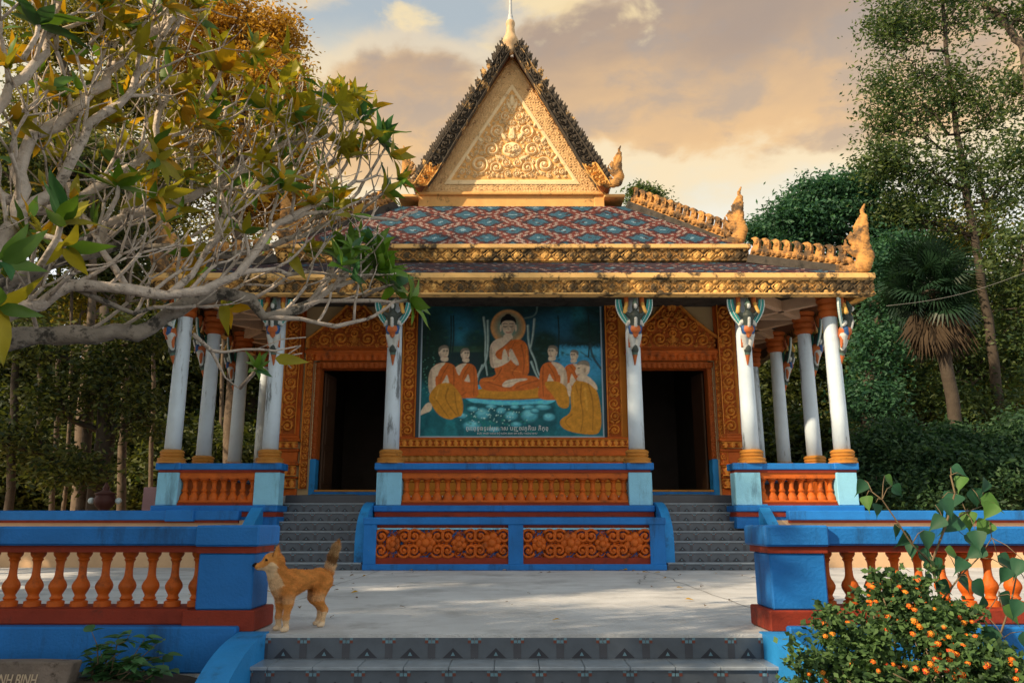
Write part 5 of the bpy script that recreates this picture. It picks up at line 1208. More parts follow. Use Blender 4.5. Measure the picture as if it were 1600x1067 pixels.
# limbs: (pixel x, pixel y, depth) with radius at both ends
LIMBS = [
    ('frangi_moss', [(-190, 640, 4.0), (-60, 545, 4.1), (60, 524, 4.3), (150, 525, 4.4), (235, 512, 4.5), (300, 470, 4.6), (350, 458, 4.7), (392, 468, 4.8), (412, 495, 4.85), (442, 490, 4.9), (480, 476, 5.0)], 0.0712, 0.0306, .33),
    ('frangi_bark', [(-60, 545, 4.1), (30, 482, 4.0), (110, 446, 4.1), (200, 452, 4.2), (260, 462, 4.3), (320, 454, 4.4), (370, 430, 4.5), (402, 390, 4.6), (432, 350, 4.7), (470, 330, 4.8), (520, 308, 5.0)], 0.0407, 0.0170, .3),
    ('frangi_bark', [(-120, 560, 3.6), (-20, 420, 3.6), (30, 345, 3.7), (38, 240, 3.7), (50, 212, 3.7), (110, 178, 3.8), (165, 132, 3.9), (195, 82, 4.0), (250, 45, 4.1), (290, 12, 4.2)], 0.0444, 0.0221, .3),
    ('frangi_bark', [(30, 345, 3.7), (85, 300, 3.8), (112, 250, 3.8), (140, 192, 3.8), (200, 150, 3.9), (232, 100, 4.0), (250, 60, 4.0)], 0.0296, 0.0170, .28),
    ('frangi_moss', [(-40, 470, 4.4), (70, 415, 4.5), (150, 395, 4.6), (210, 380, 4.7), (290, 396, 4.8), (360, 398, 4.9), (420, 386, 5.0)], 0.0370, 0.0213, .35),
    ('frangi_bark', [(150, 395, 4.6), (165, 350, 4.6), (220, 332, 4.7), (300, 308, 4.8), (342, 290, 4.9), (400, 258, 5.0), (455, 218, 5.1), (500, 182, 5.2)], 0.0311, 0.0153, .33),
    ('frangi_moss', [(40, 440, 4.6), (200, 330, 4.8), (260, 292, 4.9), (330, 290, 5.0), (372, 250, 5.1), (400, 235, 5.2), (440, 228, 5.3), (500, 216, 5.4)], 0.0333, 0.0153, .33),
    ('frangi_bark', [(-30, 300, 4.0), (60, 330, 4.1), (140, 300, 4.2), (230, 240, 4.3), (250, 170, 4.3), (275, 60, 4.4)], 0.0296, 0.0153, .3),
    ('frangi_bark', [(-30, 200, 3.4), (40, 120, 3.5), (70, 60, 3.6), (90, 10, 3.7)], 0.0259, 0.0170, .3),
    ('frangi_bark', [(412, 495, 4.85), (470, 498, 4.9), (525, 510, 5.0), (575, 498, 5.1)], 0.0178, 0.0119, .4),
    ('frangi_bark', [(442, 490, 4.9), (500, 470, 5.0), (560, 470, 5.1), (610, 472, 5.2), (640, 470, 5.3)], 0.0178, 0.0102, .4),
    ('frangi_bark', [(480, 476, 5.0), (505, 440, 5.1), (520, 410, 5.2), (545, 400, 5.3)], 0.0148, 0.0119, .4),
    ('frangi_bark', [(432, 350, 4.7), (500, 332, 4.9), (560, 338, 5.1), (620, 345, 5.3), (652, 330, 5.4)], 0.0163, 0.0085, .5),
    ('frangi_bark', [(260, 462, 4.3), (300, 430, 4.4), (330, 380, 4.5), (352, 330, 4.6), (340, 270, 4.7), (345, 200, 4.8)], 0.0192, 0.0119, .3),
    ('frangi_bark', [(420, 386, 5.0), (470, 370, 5.1), (520, 345, 5.2), (560, 300, 5.3), (590, 250, 5.4)], 0.0178, 0.0102, .3),
    ('frangi_bark', [(342, 290, 4.9), (400, 300, 5.0), (460, 280, 5.1), (520, 255, 5.2), (560, 225, 5.3)], 0.0178, 0.0102, .3),
    ('frangi_bark', [(370, 430, 4.5), (430, 420, 4.7), (480, 425, 4.9), (530, 432, 5.0)], 0.0163, 0.0102, .3),
    ('frangi_bark', [(200, 452, 4.2), (180, 420, 4.2), (150, 370, 4.2), (120, 330, 4.2), (105, 280, 4.2)], 0.0192, 0.0136, .3),
    ('frangi_moss', [(110, 446, 4.1), (160, 470, 4.2), (210, 490, 4.3), (240, 480, 4.35)], 0.0163, 0.0119, .3),
    ('frangi_bark', [(302, 522, 4.6), (330, 548, 4.7), (380, 546, 4.8), (430, 548, 4.9), (470, 540, 5.0)], .013, .005, 9),
    ('frangi_bark', [(330, 548, 4.7), (352, 590, 4.8), (372, 606, 4.9)], .010, .004, 9),
]
starts = []
for (mm, P, r0, r1, gap) in LIMBS:
    W = wob([at(*p) for p in P], .012); n = len(W)
    rad = [r0 + (r1 - r0) * i / (n - 1) for i in range(n)]; rad = [r * (1 + .12 * math.sin(i * 1.9) + fr.uniform(-.06, .06)) for i, r in enumerate(rad)]
    tk.use(mm).tube(W, rad, 9)
    if gap > 5: continue
    acc_ = 0
    for i in range(2, n):
        acc_ += (W[i] - W[i - 1]).length
        if acc_ > gap * .52:
            acc_ = 0; t = (W[i] - W[i - 1]).normalized(); side = Vector((fr.uniform(-.2, .8), fr.uniform(-.9, .7), fr.uniform(.1, 1.1))).normalized()
            x, y = px_of(W[i]); lev = 3 if x < 360 and fr.random() < .6 else 2
            if y > 440 and x < 400: lev = 2
            grow(W[i], (t * .4 + side), fr.uniform(.20, .34), min(.0125, rad[i] * fr.uniform(.34, .50) + .004), lev)
    grow(W[-1], (W[-1] - W[-3]).normalized() + Vector((.1, 0, .2)), .24, r1 * .95, 2)
for (a, b, c2) in (((470, 540, 5.0), (440, 560, 5.0), (455, 575, 5.05)), ((400, 546, 4.85), (440, 530, 4.9), (478, 527, 4.95)), ((420, 548, 4.9), (450, 556, 4.95), (472, 552, 5.0))): tk.use('frangi_bark').tube(wob([at(*a), at(*b), at(*c2)], .006), .0045, 5)
# trunk, just outside the picture
base_p = at(-190, 640, 4.0); tk.use('frangi_moss').tube(wob([Vector((base_p.x - .35, base_p.y - .1, -.40)), Vector((base_p.x - .25, base_p.y, .15)), base_p, at(-120, 560, 3.6)], .02), .11, 10)
tk.tube(wob([base_p, at(-120, 560, 3.6), at(-60, 545, 4.1), at(-40, 470, 4.4)], .02), .085, 9); tk.tube(wob([at(-40, 470, 4.4), at(40, 440, 4.6)], .02), .06, 8); tk.tube(wob([at(-120, 560, 3.6), at(-60, 380, 3.5), at(-30, 300, 4.0)], .02), .06, 8); tk.tube(wob([at(-60, 380, 3.5), at(-30, 200, 3.4)], .02), .05, 8)
tk.build('trunk', None, frangi, smooth=True)
FL = {}
for mm in ('leaf_green', 'leaf_olive', 'leaf_gold', 'leaf_dark', 'leaf_fresh'):
    FL[mm] = [leaf_mesh('leaf', .24, .042, mm, .22, .16, wave=.004), leaf_mesh('leaf', .21, .039, mm, .42, .12, wave=.003), leaf_mesh('leaf', .26, .046, mm, .10, .20, wave=.005)]
LEAVES = []; BL = Vector((base_p.x - .35, base_p.y - .1, -.35))
def rosette(q, dd, nleaf, palette, size):
    ax = dd.orthogonal().normalized(); a0 = fr.uniform(0, 6.28)
    for i in range(nleaf):
        a = a0 + i * 2.4; el = R(fr.uniform(12, 68)); side = Matrix.Rotation(a, 3, dd) @ ax
        v = side * math.cos(el) + dd * math.sin(el); mm = fr.choice(palette)
        LEAVES.append((q + dd * fr.uniform(-.02, .01), v, dd, fr.uniform(.7, 1.12) * size, mm, fr.randrange(3), fr.uniform(-.3, .3)))
for (q, dd, r) in tips:
    x, y = px_of(q)
    if fr.random() < (.62 if y < 330 else .84) and not (520 < x < 660 and 380 < y < 500): continue
    pal = ['leaf_olive', 'leaf_gold', 'leaf_olive', 'leaf_olive', 'leaf_green'] if y < 260 else ['leaf_green', 'leaf_olive', 'leaf_fresh', 'leaf_gold', 'leaf_olive']
    if 520 < x and y > 360: pal = ['leaf_fresh', 'leaf_green', 'leaf_fresh', 'leaf_dark']
    rosette(q, dd, fr.randint(4, 8), pal, fr.uniform(.55, .85))
# leaf clusters that stand out in the photograph
for (x, y, Y, n, sz, pal, dr) in ((545, 415, 5.2, 11, 1.15, ['leaf_fresh', 'leaf_green', 'leaf_fresh'], (.2, -.3, .8)), (585, 420, 5.2, 9, 1.1, ['leaf_fresh', 'leaf_green'], (.5, -.3, .5)), (610, 445, 5.2, 8, 1.0, ['leaf_fresh', 'leaf_dark', 'leaf_green'], (.7, -.2, .2)), (640, 470, 5.3, 7, 1.1, ['leaf_fresh', 'leaf_green'], (1, -.2, -.1)), (520, 395, 5.1, 8, 1.0, ['leaf_fresh', 'leaf_olive'], (-.1, -.4, .8)), (400, 575, 4.9, 9, .55, ['leaf_green', 'leaf_dark', 'leaf_fresh'], (.3, -.4, .3)),
                          (5, 410, 2.9, 6, .85, ['leaf_dark', 'leaf_green'], (.5, -.3, .2)), (-5, 480, 2.95, 5, .85, ['leaf_green', 'leaf_olive'], (.8, -.2, -.2)), (100, 385, 3.3, 5, .8, ['leaf_olive', 'leaf_green'], (.4, -.2, -.4)), (95, 350, 3.0, 9, .9, ['leaf_green', 'leaf_dark', 'leaf_olive'], (.2, -.2, .7)), (545, 245, 5.2, 7, 1.1, ['leaf_gold', 'leaf_olive', 'leaf_olive'], (.3, -.2, .9)), (590, 215, 5.3, 9, 1.0, ['leaf_olive', 'leaf_green', 'leaf_dark'], (.6, 0, .7)), (560, 190, 5.3, 8, 1.0, ['leaf_dark', 'leaf_olive'], (.3, 0, 1)), (600, 300, 5.3, 7, .9, ['leaf_dark', 'leaf_green'], (.6, 0, .6)), (185, 290, 3.8, 10, .9, ['leaf_fresh', 'leaf_green', 'leaf_olive'], (.1, -.2, .9)), (345, 110, 4.2, 8, 1.1, ['leaf_olive', 'leaf_gold'], (.2, -.1, .9)), (160, 20, 3.8, 8, 1.1, ['leaf_green', 'leaf_olive', 'leaf_gold'], (0, -.1, 1)), (290, 15, 4.1, 8, 1.1, ['leaf_gold', 'leaf_olive'], (.3, 0, 1)), (60, 40, 3.4, 7, 1.0, ['leaf_dark', 'leaf_green'], (0, 0, 1))):
    p_ = at(x, y, Y); rosette(p_, Vector(dr).normalized(), n, pal, sz); tk2 = MB().use('frangi_bark').tube([p_ - Vector(dr).normalized() * .16 + Vector((-.05, 0, -.03)), p_ - Vector(dr).normalized() * .06, p_], [.014, .012, .012], 6); tk2.build('twig', None, frangi, smooth=True)
for (x, y, Y, dr) in ((350, 470, 4.6, (.1, 0, -1)), (452, 395, 4.8, (.5, -.2, -.8)), (430, 560, 4.8, (.8, -.2, -.1))): p_ = at(x, y, Y); LEAVES.append((p_, Vector(dr), Vector((0, -1, .2)), .9, 'leaf_olive', 0, .2))
for (p_, v, up, s_, mm, k, roll) in sorted(LEAVES, key=lambda l: l[0].y / l[3])[:290]:
    o = obj('leaf', FL[mm][k], frangi); o.matrix_basis = Matrix.Translation(-BL) @ Matrix.Translation(p_) @ orient(v, up, roll) @ Matrix.Scale(s_, 4)
bk = Bulk()
for (p_, v, up, s_, mm, k, roll) in sorted(LEAVES, key=lambda l: l[0].y / l[3])[290:]: bk.add(FL[mm][k], Matrix.Translation(p_) @ orient(v, up, roll) @ Matrix.Scale(s_, 4), mm)
if bk.n: bk.build('foliage', frangi)
frangi.location = BL
for c in frangi.children:
    if not c.name.startswith('leaf'): c.matrix_parent_inverse = Matrix.Translation(-BL)
print('frangi', len(tips), 'tips', len(LEAVES), 'leaves', len(tk.f), 'faces')
# ================================================================== trees and shrubs around the temple
def leaf_cloud(name, clumps, leaf, mname, parent, seed, droop=.25, wid=.42):
    """clumps: (centre, (rx, ry, rz), sub-clusters, leaves each, cluster radius); every leaf a small folded lozenge"""
    g = np.random.default_rng(seed); Cs = []
    for (c, r, ns, nl, sr) in clumps:
        v = g.normal(size=(ns, 3)); v /= np.linalg.norm(v, axis=1)[:, None]; rad = g.random(ns) ** .42
        sub = np.array(c)[None] + v * rad[:, None] * np.array(r)[None]
        off = g.normal(size=(ns, nl, 3)) * np.array([1, 1, .55]) * sr * g.uniform(.5, 1.25, (ns, 1, 1))
        Cs.append((sub[:, None, :] + off).reshape(-1, 3))
    P = np.concatenate(Cs); n = len(P)
    d = g.normal(size=(n, 3)); d[:, 2] = d[:, 2] * .6 - droop; d /= np.linalg.norm(d, axis=1)[:, None]
    s = np.cross(d, g.normal(size=(n, 3))); s /= np.linalg.norm(s, axis=1)[:, None]
    L = leaf * g.uniform(.6, 1.3, n)[:, None]
    V = np.stack([P, P + d * L * .5 + s * L * wid * .5, P + d * L, P + d * L * .5 - s * L * wid * .5], 1).reshape(-1, 3)
    return tag(obj(name, np_mesh(name, V, np.arange(n * 4).reshape(-1, 4), [mname]), parent), kind='stuff')
tr_rng = random.Random(9)
def gnarl(a, b, amp, n):
    return [a.lerp(b, i / n) + (Vector((tr_rng.gauss(0, amp), tr_rng.gauss(0, amp), tr_rng.gauss(0, amp))) if 0 < i < n else Vector()) for i in range(n + 1)]
def tree(name, label, trunk, r0, r1, clumps, leaf, fol, bark, seed, group=None, twigs=5, limbs=True):
    t = thing(name, label, 'tree', group=group)
    q = MB().use(bark); pts = []
    for a, b in zip(trunk[:-1], trunk[1:]): pts += gnarl(a, b, .025, 4)[:-1]
    pts.append(trunk[-1]); n = len(pts); q.tube(pts, [r0 + (r1 - r0) * (i / (n - 1)) ** .8 + (.35 * r0 if i == 0 else 0) for i in range(n)], 9)
    if limbs:
        for (c, r, ns, nl, sr) in clumps:
            c = Vector(c); below = [p for p in pts if p.z < c.z - .3 * (c - p).length] or pts[:3]
            p = min(below, key=lambda p: (p - c).length); e = c + Vector((0, 0, -.2 * r[2])); L = gnarl(p, e, .10 * (e - p).length ** .5, 5); rr0 = max(.03, r1 * 1.0)
            q.tube(L, [rr0 * (1 - .6 * i / 5) for i in range(6)], 5)
            for k in range(twigs):
                v = Vector((tr_rng.gauss(0, 1), tr_rng.gauss(0, 1), tr_rng.gauss(0, .8))).normalized(); w = Vector((v.x * r[0], v.y * r[1], v.z * r[2])) * tr_rng.uniform(.5, .95)
                st_ = L[tr_rng.randint(2, 5)]; q.tube(gnarl(st_, c + w, .10, 4), [rr0 * .42 * (1 - .7 * i / 4) for i in range(5)], 4, cap=False)
    q.build('trunk', None, t, smooth=True)
    leaf_cloud('crown', clumps, leaf, 'fol_' + fol, t, seed)
    settle(t, (trunk[0].x, trunk[0].y, trunk[0].z)); return t
DENS = [1.9]
def cl(px, py, rx, ry, Y, ns, nl=34, sr=.30, dy=None):
    ns = int(ns * DENS[0])
    c = at(px, py, Y); k = Y / FPX; return (tuple(c), (rx * k, dy or max(rx, ry) * k * .8, ry * k), ns, nl, sr)
def G(px, Y, z=-.3):       # a foot on the ground under a pixel column
    c = at(px, 780, Y); return Vector((c.x, Y, z))
# --- right: tall feathery trees
DENS[0] = 1.15
tree('tall_tree', 'tall feathery tree with a slim dark trunk leaning at the right of the temple', [G(1592, 23), at(1562, 640, 23), at(1545, 500, 23), at(1515, 330, 23), at(1495, 210, 23), at(1478, 80, 23), at(1470, -40, 23)], .19, .05,
     [cl(1400, 40, 60, 50, 23, 80), cl(1480, 20, 80, 45, 23, 70), cl(1390, 160, 48, 62, 23, 75), cl(1462, 150, 60, 55, 23, 55), cl(1545, 170, 70, 60, 22.5, 55), cl(1378, 245, 52, 42, 23, 70), cl(1455, 275, 80, 50, 23, 75), cl(1560, 290, 70, 60, 23.5, 60), cl(1400, -40, 90, 50, 23, 40), cl(1425, 330, 70, 40, 23.5, 60), cl(1430, 100, 90, 40, 23, 26, 30, .42), cl(1510, 110, 80, 40, 23, 22, 30, .42), cl(1415, 205, 80, 40, 23, 26, 30, .42), cl(1510, 235, 90, 45, 23, 26, 30, .42), cl(1480, 345, 110, 45, 23, 30, 30, .42)], .15, 'right', 'bark', 31, twigs=9)
tree('tall_tree', 'pale limbed tree at the right edge with bare branches against white sky', [G(1650, 20), at(1640, 500, 20), at(1625, 250, 20), at(1600, 75, 20), at(1575, 42, 20), at(1535, 4, 20)], .24, .07,
     [cl(1570, 20, 70, 40, 20, 26), cl(1610, 130, 50, 60, 20.5, 34), cl(1600, 240, 50, 50, 20.5, 40), cl(1640, 20, 60, 80, 20, 40), cl(1590, 390, 55, 50, 21, 50)], .16, 'right', 'bark_pale', 32, twigs=7)
tree('tall_tree', 'slender twin trunk tree behind the fan palm', [G(1612, 27), at(1588, 600, 27), at(1570, 470, 27), at(1545, 370, 27), at(1530, 260, 27)], .24, .08,
     [cl(1530, 360, 70, 60, 27, 60), cl(1590, 470, 60, 60, 27, 70), cl(1500, 450, 60, 60, 28, 60), cl(1570, 560, 60, 50, 28, 60), cl(1470, 380, 60, 40, 27, 60)], .19, 'olive', 'bark', 33)
DENS[0] = 1.7
tree('spreading_tree', 'spreading blue-green tree crown just right of the temple roof', [G(1395, 25), at(1385, 600, 25), at(1370, 460, 25), at(1345, 390, 25)], .24, .09,
     [cl(1285, 305, 60, 28, 25, 90), cl(1240, 335, 42, 22, 25, 60), cl(1335, 300, 55, 38, 25, 90), cl(1300, 345, 85, 28, 25, 90), cl(1390, 350, 60, 50, 25, 90), cl(1265, 375, 60, 22, 25.5, 40), cl(1360, 410, 60, 40, 25.5, 60)], .17, 'teal', 'bark', 34)
tree('small_tree', 'small bright treetop showing above the right roof ridge', [G(1008, 34), at(1008, 500, 34), at(1008, 330, 34)], .16, .06, [cl(1005, 306, 26, 16, 34, 60, 26, .28), cl(1030, 322, 18, 10, 34, 30, 26, .25)], .20, 'right', 'bark', 35)
tree('small_tree', 'rounded green tree behind the roof finial at the right', [G(1190, 31), at(1190, 500, 31), at(1192, 380, 31)], .18, .07, [cl(1195, 362, 36, 18, 31, 80, 26, .3), cl(1230, 385, 40, 22, 31, 60, 26, .3)], .19, 'teal', 'bark', 36)
FARG = 'trees in the wood behind the temple'
def wood(label, px, Y, seed, fol, tops, bark='bark', leaf=.22):
    tree('forest_tree', label, [G(px, Y), at(px + tr_rng.uniform(-8, 8), 620, Y), at(px + tr_rng.uniform(-15, 15), 480, Y)], .30 if Y < 30 else .36, .10, [cl(*c) for c in tops], leaf, fol, bark, seed, FARG, 4)
wood('dark tree filling the gap behind the right corner columns', 1270, 30, 41, 'dark', [(1230, 560, 70, 60, 30, 110), (1300, 520, 70, 70, 30, 110), (1250, 650, 80, 60, 30, 110), (1330, 620, 70, 70, 30, 110), (1200, 480, 60, 50, 31, 70), (1180, 600, 50, 60, 31, 60), (1280, 720, 90, 50, 30, 90)])
wood('dark shaggy tree between the right veranda and the fan palm', 1370, 28, 42, 'dark', [(1380, 520, 60, 60, 28, 90), (1420, 600, 70, 60, 28, 100), (1350, 460, 50, 50, 28.5, 80), (1450, 520, 60, 60, 29, 60), (1390, 690, 80, 50, 27, 90)])
wood('dense tree low behind the right trunks', 1500, 26, 43, 'olive', [(1500, 590, 70, 50, 26, 70), (1560, 640, 60, 50, 26, 70), (1460, 640, 60, 50, 26, 60), (1610, 560, 60, 70, 27, 70), (1540, 700, 80, 50, 25, 80)])
wood('dark backdrop tree at the far right edge', 1640, 30, 44, 'dark', [(1600, 480, 60, 70, 32, 70), (1650, 600, 70, 80, 30, 80), (1560, 520, 60, 60, 32, 60), (1620, 710, 80, 60, 28, 80), (1500, 500, 60, 60, 33, 50)])
wood('leafy green tree filling the wood behind the fan palm', 1440, 24, 45, 'right', [(1420, 470, 60, 50, 24, 60), (1480, 520, 70, 60, 24, 60), (1400, 560, 60, 60, 24, 60), (1540, 450, 60, 60, 24.5, 50), (1560, 560, 70, 60, 24, 60), (1460, 620, 80, 50, 23.5, 60), (1600, 480, 60, 80, 24, 60), (1380, 640, 50, 50, 24, 50), (1540, 650, 80, 50, 23.5, 60)], leaf=.16)
wood('blue-green tree between the temple corner and the fan palm', 1360, 22.5, 46, 'teal', [(1375, 450, 40, 50, 22.5, 60), (1370, 540, 40, 50, 22.5, 60), (1400, 400, 50, 40, 22.5, 50), (1360, 620, 40, 50, 22.5, 60)], leaf=.16)
# --- right: shrubs on the slope
for i, (lab, cs) in enumerate((('dense dark green shrub beside the right corner of the temple', [(1370, 730, 60, 60, 18, 170), (1400, 690, 40, 40, 18, 90), (1340, 770, 40, 40, 17.5, 80)]), ('broad blue-green shrub behind the sapling', [(1450, 740, 70, 60, 17.5, 190), (1490, 700, 50, 40, 18, 90), (1420, 780, 60, 30, 17, 90)]), ('dark green shrub at the right edge above the blue coping', [(1550, 740, 70, 60, 17, 180), (1600, 690, 60, 50, 17.5, 120), (1520, 780, 60, 30, 17, 80), (1630, 760, 60, 50, 17, 90)]))):
    sh = thing('shrub', lab, 'shrub', group='shrubs at the right of the temple'); q = MB().use('bark'); foot = G(cs[0][0], cs[0][4], .0)
    for c in cs:
        for k in range(4): p = at(*c[:2], c[4]) + Vector((tr_rng.uniform(-.4, .4), tr_rng.uniform(-.3, .3), tr_rng.uniform(-.2, .4))); q.tube(gnarl(foot + Vector((tr_rng.uniform(-.2, .2), 0, 0)), p, .05, 4), [.035, .03, .025, .018, .01], 5)
    q.build('stem', None, sh, smooth=True); leaf_cloud('foliage', [cl(*c, 34, .17) for c in cs], .13, 'fol_bush', sh, 60 + i); settle(sh, tuple(foot))
# --- fan palm with a skirt of dead fronds
palm = thing('fan_palm', 'fan palm with a skirt of dead fronds between the tall trees at the right', 'palm tree')
pc = at(1452, 455, 20); q = MB().use('bark'); q.tube(gnarl(G(1500, 20, -.3), at(1488, 620, 20), .03, 4) + gnarl(at(1488, 620, 20), pc, .03, 5)[1:], [.20, .18, .17, .16, .16, .16, .16, .16, .17, .17], 10); q.build('trunk', None, palm, smooth=True)
def frond_mesh(mm, n, L, spread, stalk, droop):
    q = MB().use(mm); q.tube([(0, 0, 0), (stalk, 0, -.02)], .014, 4)
    for k in range(n):
        a = -spread / 2 + spread * k / (n - 1); d = Vector((math.cos(a), math.sin(a), 0)); s_ = Vector((-d.y, d.x, 0)); w = .030; Lk = L * (.75 + .25 * math.cos(a))
        p0, p1, p2 = Vector((stalk, 0, -.02)), Vector((stalk, 0, -.02)) + d * Lk * .6 + Vector((0, 0, .03 * (k % 2))), Vector((stalk, 0, -.02)) + d * Lk + Vector((0, 0, -droop * Lk))
        q.add([p0, p1 + s_ * w, p2, p1 - s_ * w], [(0, 1, 2, 3)])
    return q.mesh('frond')
fm, dm = frond_mesh('palm_green', 26, .80, 4.2, .70, .25), frond_mesh('palm_dead', 9, 1.0, .7, .15, .1)
pf = G(1500, 20, -.3); settle(palm, tuple(pf)); pc = pc - pf
for k in range(96):
    a = k * 2.4; el = R(82 - 125 * (k / 95) ** .9); v = Vector((math.cos(a) * math.cos(el), math.sin(a) * math.cos(el), math.sin(el))); o = obj('frond', fm, palm); o.matrix_basis = Matrix.Translation(pc + Vector((0, 0, .2 - .3 * k / 95))) @ orient(v, (0, 0, 1) if abs(v.z) < .9 else (1, 0, 0), tr_rng.uniform(-1.2, 1.2)) @ Matrix.Scale(tr_rng.uniform(.6, 1.12), 4)
for k in range(70):
    a = k * 2.4; el = R(-66 - 22 * tr_rng.random()); v = Vector((math.cos(a) * math.cos(el), math.sin(a) * math.cos(el), math.sin(el))); o = obj('dead_frond', dm, palm); o.matrix_basis = Matrix.Translation(pc + Vector((math.cos(a) * .22, math.sin(a) * .22, -.0 - .45 * (k / 70)))) @ orient(v, (math.cos(a), math.sin(a), .3), tr_rng.uniform(-1.2, 1.2)) @ Matrix.Scale(tr_rng.uniform(.8, 1.5), 4)
# --- left wood: trunks
GOLDG = 'trees of the wood at the left'
tree('golden_tree', 'tall tree with golden sunlit leaves behind the frangipani branches', [G(360, 24), at(365, 600, 24), at(372, 350, 24), at(380, 150, 24), at(390, 20, 24)], .26, .08,
     [cl(340, 30, 90, 55, 24, 130), cl(430, 60, 45, 55, 24, 80), cl(445, 140, 42, 60, 24, 90), cl(380, 130, 70, 60, 24, 110), cl(440, 225, 55, 50, 24, 90), cl(360, 230, 80, 60, 24, 100), cl(300, 120, 70, 70, 24.5, 90), cl(460, 300, 60, 50, 24.5, 60), cl(400, 320, 80, 50, 24.5, 80), cl(350, -60, 100, 60, 24, 60)], .17, 'gold', 'bark_pale', 51, twigs=6)
tree('golden_tree', 'second golden leaved tree at the upper left corner', [G(130, 22), at(135, 600, 22), at(150, 350, 22), at(160, 150, 22)], .24, .08,
     [cl(180, 40, 90, 60, 22, 100), cl(70, 50, 80, 70, 22, 90), cl(200, 150, 80, 60, 22, 90), cl(80, 170, 80, 70, 22.5, 90), cl(150, 260, 90, 60, 22.5, 90), cl(40, 270, 70, 60, 22, 70), cl(260, 300, 80, 60, 23, 80), cl(120, -50, 120, 60, 22, 60)], .17, 'olive', 'bark_pale', 52, twigs=5)
i = 0
for (px, Y, rr, bark, lab) in ((20, 17.5, .13, 'bark', 'dark trunk tree at the left picture edge'), (88, 21, .10, 'bark', 'thin dark trunk tree in the left wood'), (108, 19, .07, 'bark_pale', 'very thin pale sunlit trunk in the left wood'), (136, 18.5, .17, 'bark_pale', 'thick trunk with sunlit edge in the left wood'), (193, 19.5, .15, 'bark_pale', 'straight pale trunk right of the thick one in the left wood'), (237, 22, .09, 'bark_pale', 'thin pale trunk beside the left corner column'), (60, 25, .12, 'bark', 'distant dark trunk far in the left wood'), (170, 27, .12, 'bark', 'distant dark trunk between two pale trunks'), (345, 28, .12, 'bark_pale', 'distant trunk seen between the left veranda columns')):
    i += 1; rr *= .78; top = at(px + 6 + tr_rng.uniform(-8, 10), 250, Y)
    tree('forest_tree', lab, [G(px, Y), at(px + 2 + tr_rng.uniform(-1, 2), 640, Y), at(px + 4 + tr_rng.uniform(-2, 3), 500, Y), top], rr, rr * .6, [cl(px + tr_rng.uniform(-40, 40), tr_rng.uniform(300, 380), 80, 50, Y + .5, 44), cl(px + tr_rng.uniform(-50, 50), tr_rng.uniform(420, 500), 70, 40, Y + 1.5, 30), cl(px + tr_rng.uniform(-30, 30), 250, 80, 50, Y, 30)], .17, 'dark' if i % 3 else 'olive', bark, 70 + i, GOLDG, 3)
wood('dark leafy tree low in the left wood beside the corner column', 215, 29, 81, 'dark', [(120, 600, 110, 60, 29, 130), (240, 560, 100, 70, 29, 130), (180, 680, 110, 50, 28, 120), (60, 640, 90, 60, 29, 90), (220, 480, 90, 50, 30, 70), (240, 740, 120, 40, 27, 100)])
wood('dark leafy tree at the bottom of the far left wood', 30, 27, 82, 'dark', [(20, 560, 100, 60, 27, 120), (-20, 660, 110, 70, 26, 120), (80, 720, 110, 50, 26, 110), (40, 480, 90, 60, 28, 90), (-60, 520, 90, 70, 26, 90)])
wood('dark tree behind the left veranda columns', 400, 30, 83, 'dark', [(330, 600, 90, 60, 30, 120), (410, 560, 80, 70, 30, 120), (360, 690, 100, 50, 30, 120), (300, 520, 80, 60, 31, 90), (450, 650, 60, 60, 31, 80), (420, 740, 90, 40, 30, 80)])
wood('far tree mass closing the left wood', 120, 38, 84, 'bush', [(60, 560, 160, 80, 38, 110), (220, 620, 160, 80, 38, 110), (380, 640, 140, 80, 38, 110), (120, 720, 200, 60, 36, 120), (-60, 640, 140, 90, 38, 100), (320, 730, 180, 60, 36, 110)], leaf=.34)
wood('far tree mass closing the right wood', 1450, 40, 85, 'bush', [(1260, 600, 140, 80, 40, 110), (1420, 620, 160, 90, 40, 120), (1580, 620, 160, 90, 40, 120), (1340, 720, 180, 60, 38, 110), (1540, 720, 180, 60, 38, 110)], leaf=.34)
for i, (px, Y, lab) in enumerate(((-40, 24, 'dark undergrowth bush at the left picture edge behind the podium'), (60, 25, 'dark undergrowth bush below the thin trunks'), (150, 26, 'dark undergrowth bush behind the red urn'), (235, 25, 'dark undergrowth bush behind the pink board'), (330, 27, 'dark undergrowth bush behind the left side columns'), (430, 28, 'dark undergrowth bush beside the left hall wall'), (1190, 28, 'dark undergrowth bush beside the right hall wall'), (1290, 26, 'dark undergrowth bush behind the right side columns'))):
    sh = thing('dark_bush', lab, 'shrub', group='undergrowth in the wood'); foot = G(px, Y); q = MB().use('bark')
    for k in range(6): q.tube(gnarl(foot, at(px + tr_rng.uniform(-50, 50), tr_rng.uniform(690, 770), Y), .06, 4), [.04, .035, .03, .02, .01], 5)
    q.build('stem', None, sh, smooth=True); leaf_cloud('foliage', [cl(px - 15, 765, 65, 38, Y, 80), cl(px + 30, 720, 55, 45, Y + .5, 70), cl(px - 25, 690, 50, 40, Y + 1, 50)], .24, 'fol_dark', sh, 130 + i); settle(sh, tuple(foot))
wood('leafy tree in front of the left trunks', 160, 18.2, 86, 'dark', [(50, 540, 50, 35, 17.5, 34), (165, 570, 55, 40, 17.8, 34), (225, 520, 45, 35, 18, 30), (90, 620, 50, 40, 17.6, 30), (215, 640, 40, 45, 18, 28), (20, 690, 50, 40, 17.4, 28), (110, 730, 60, 30, 17.4, 30)], leaf=.15)
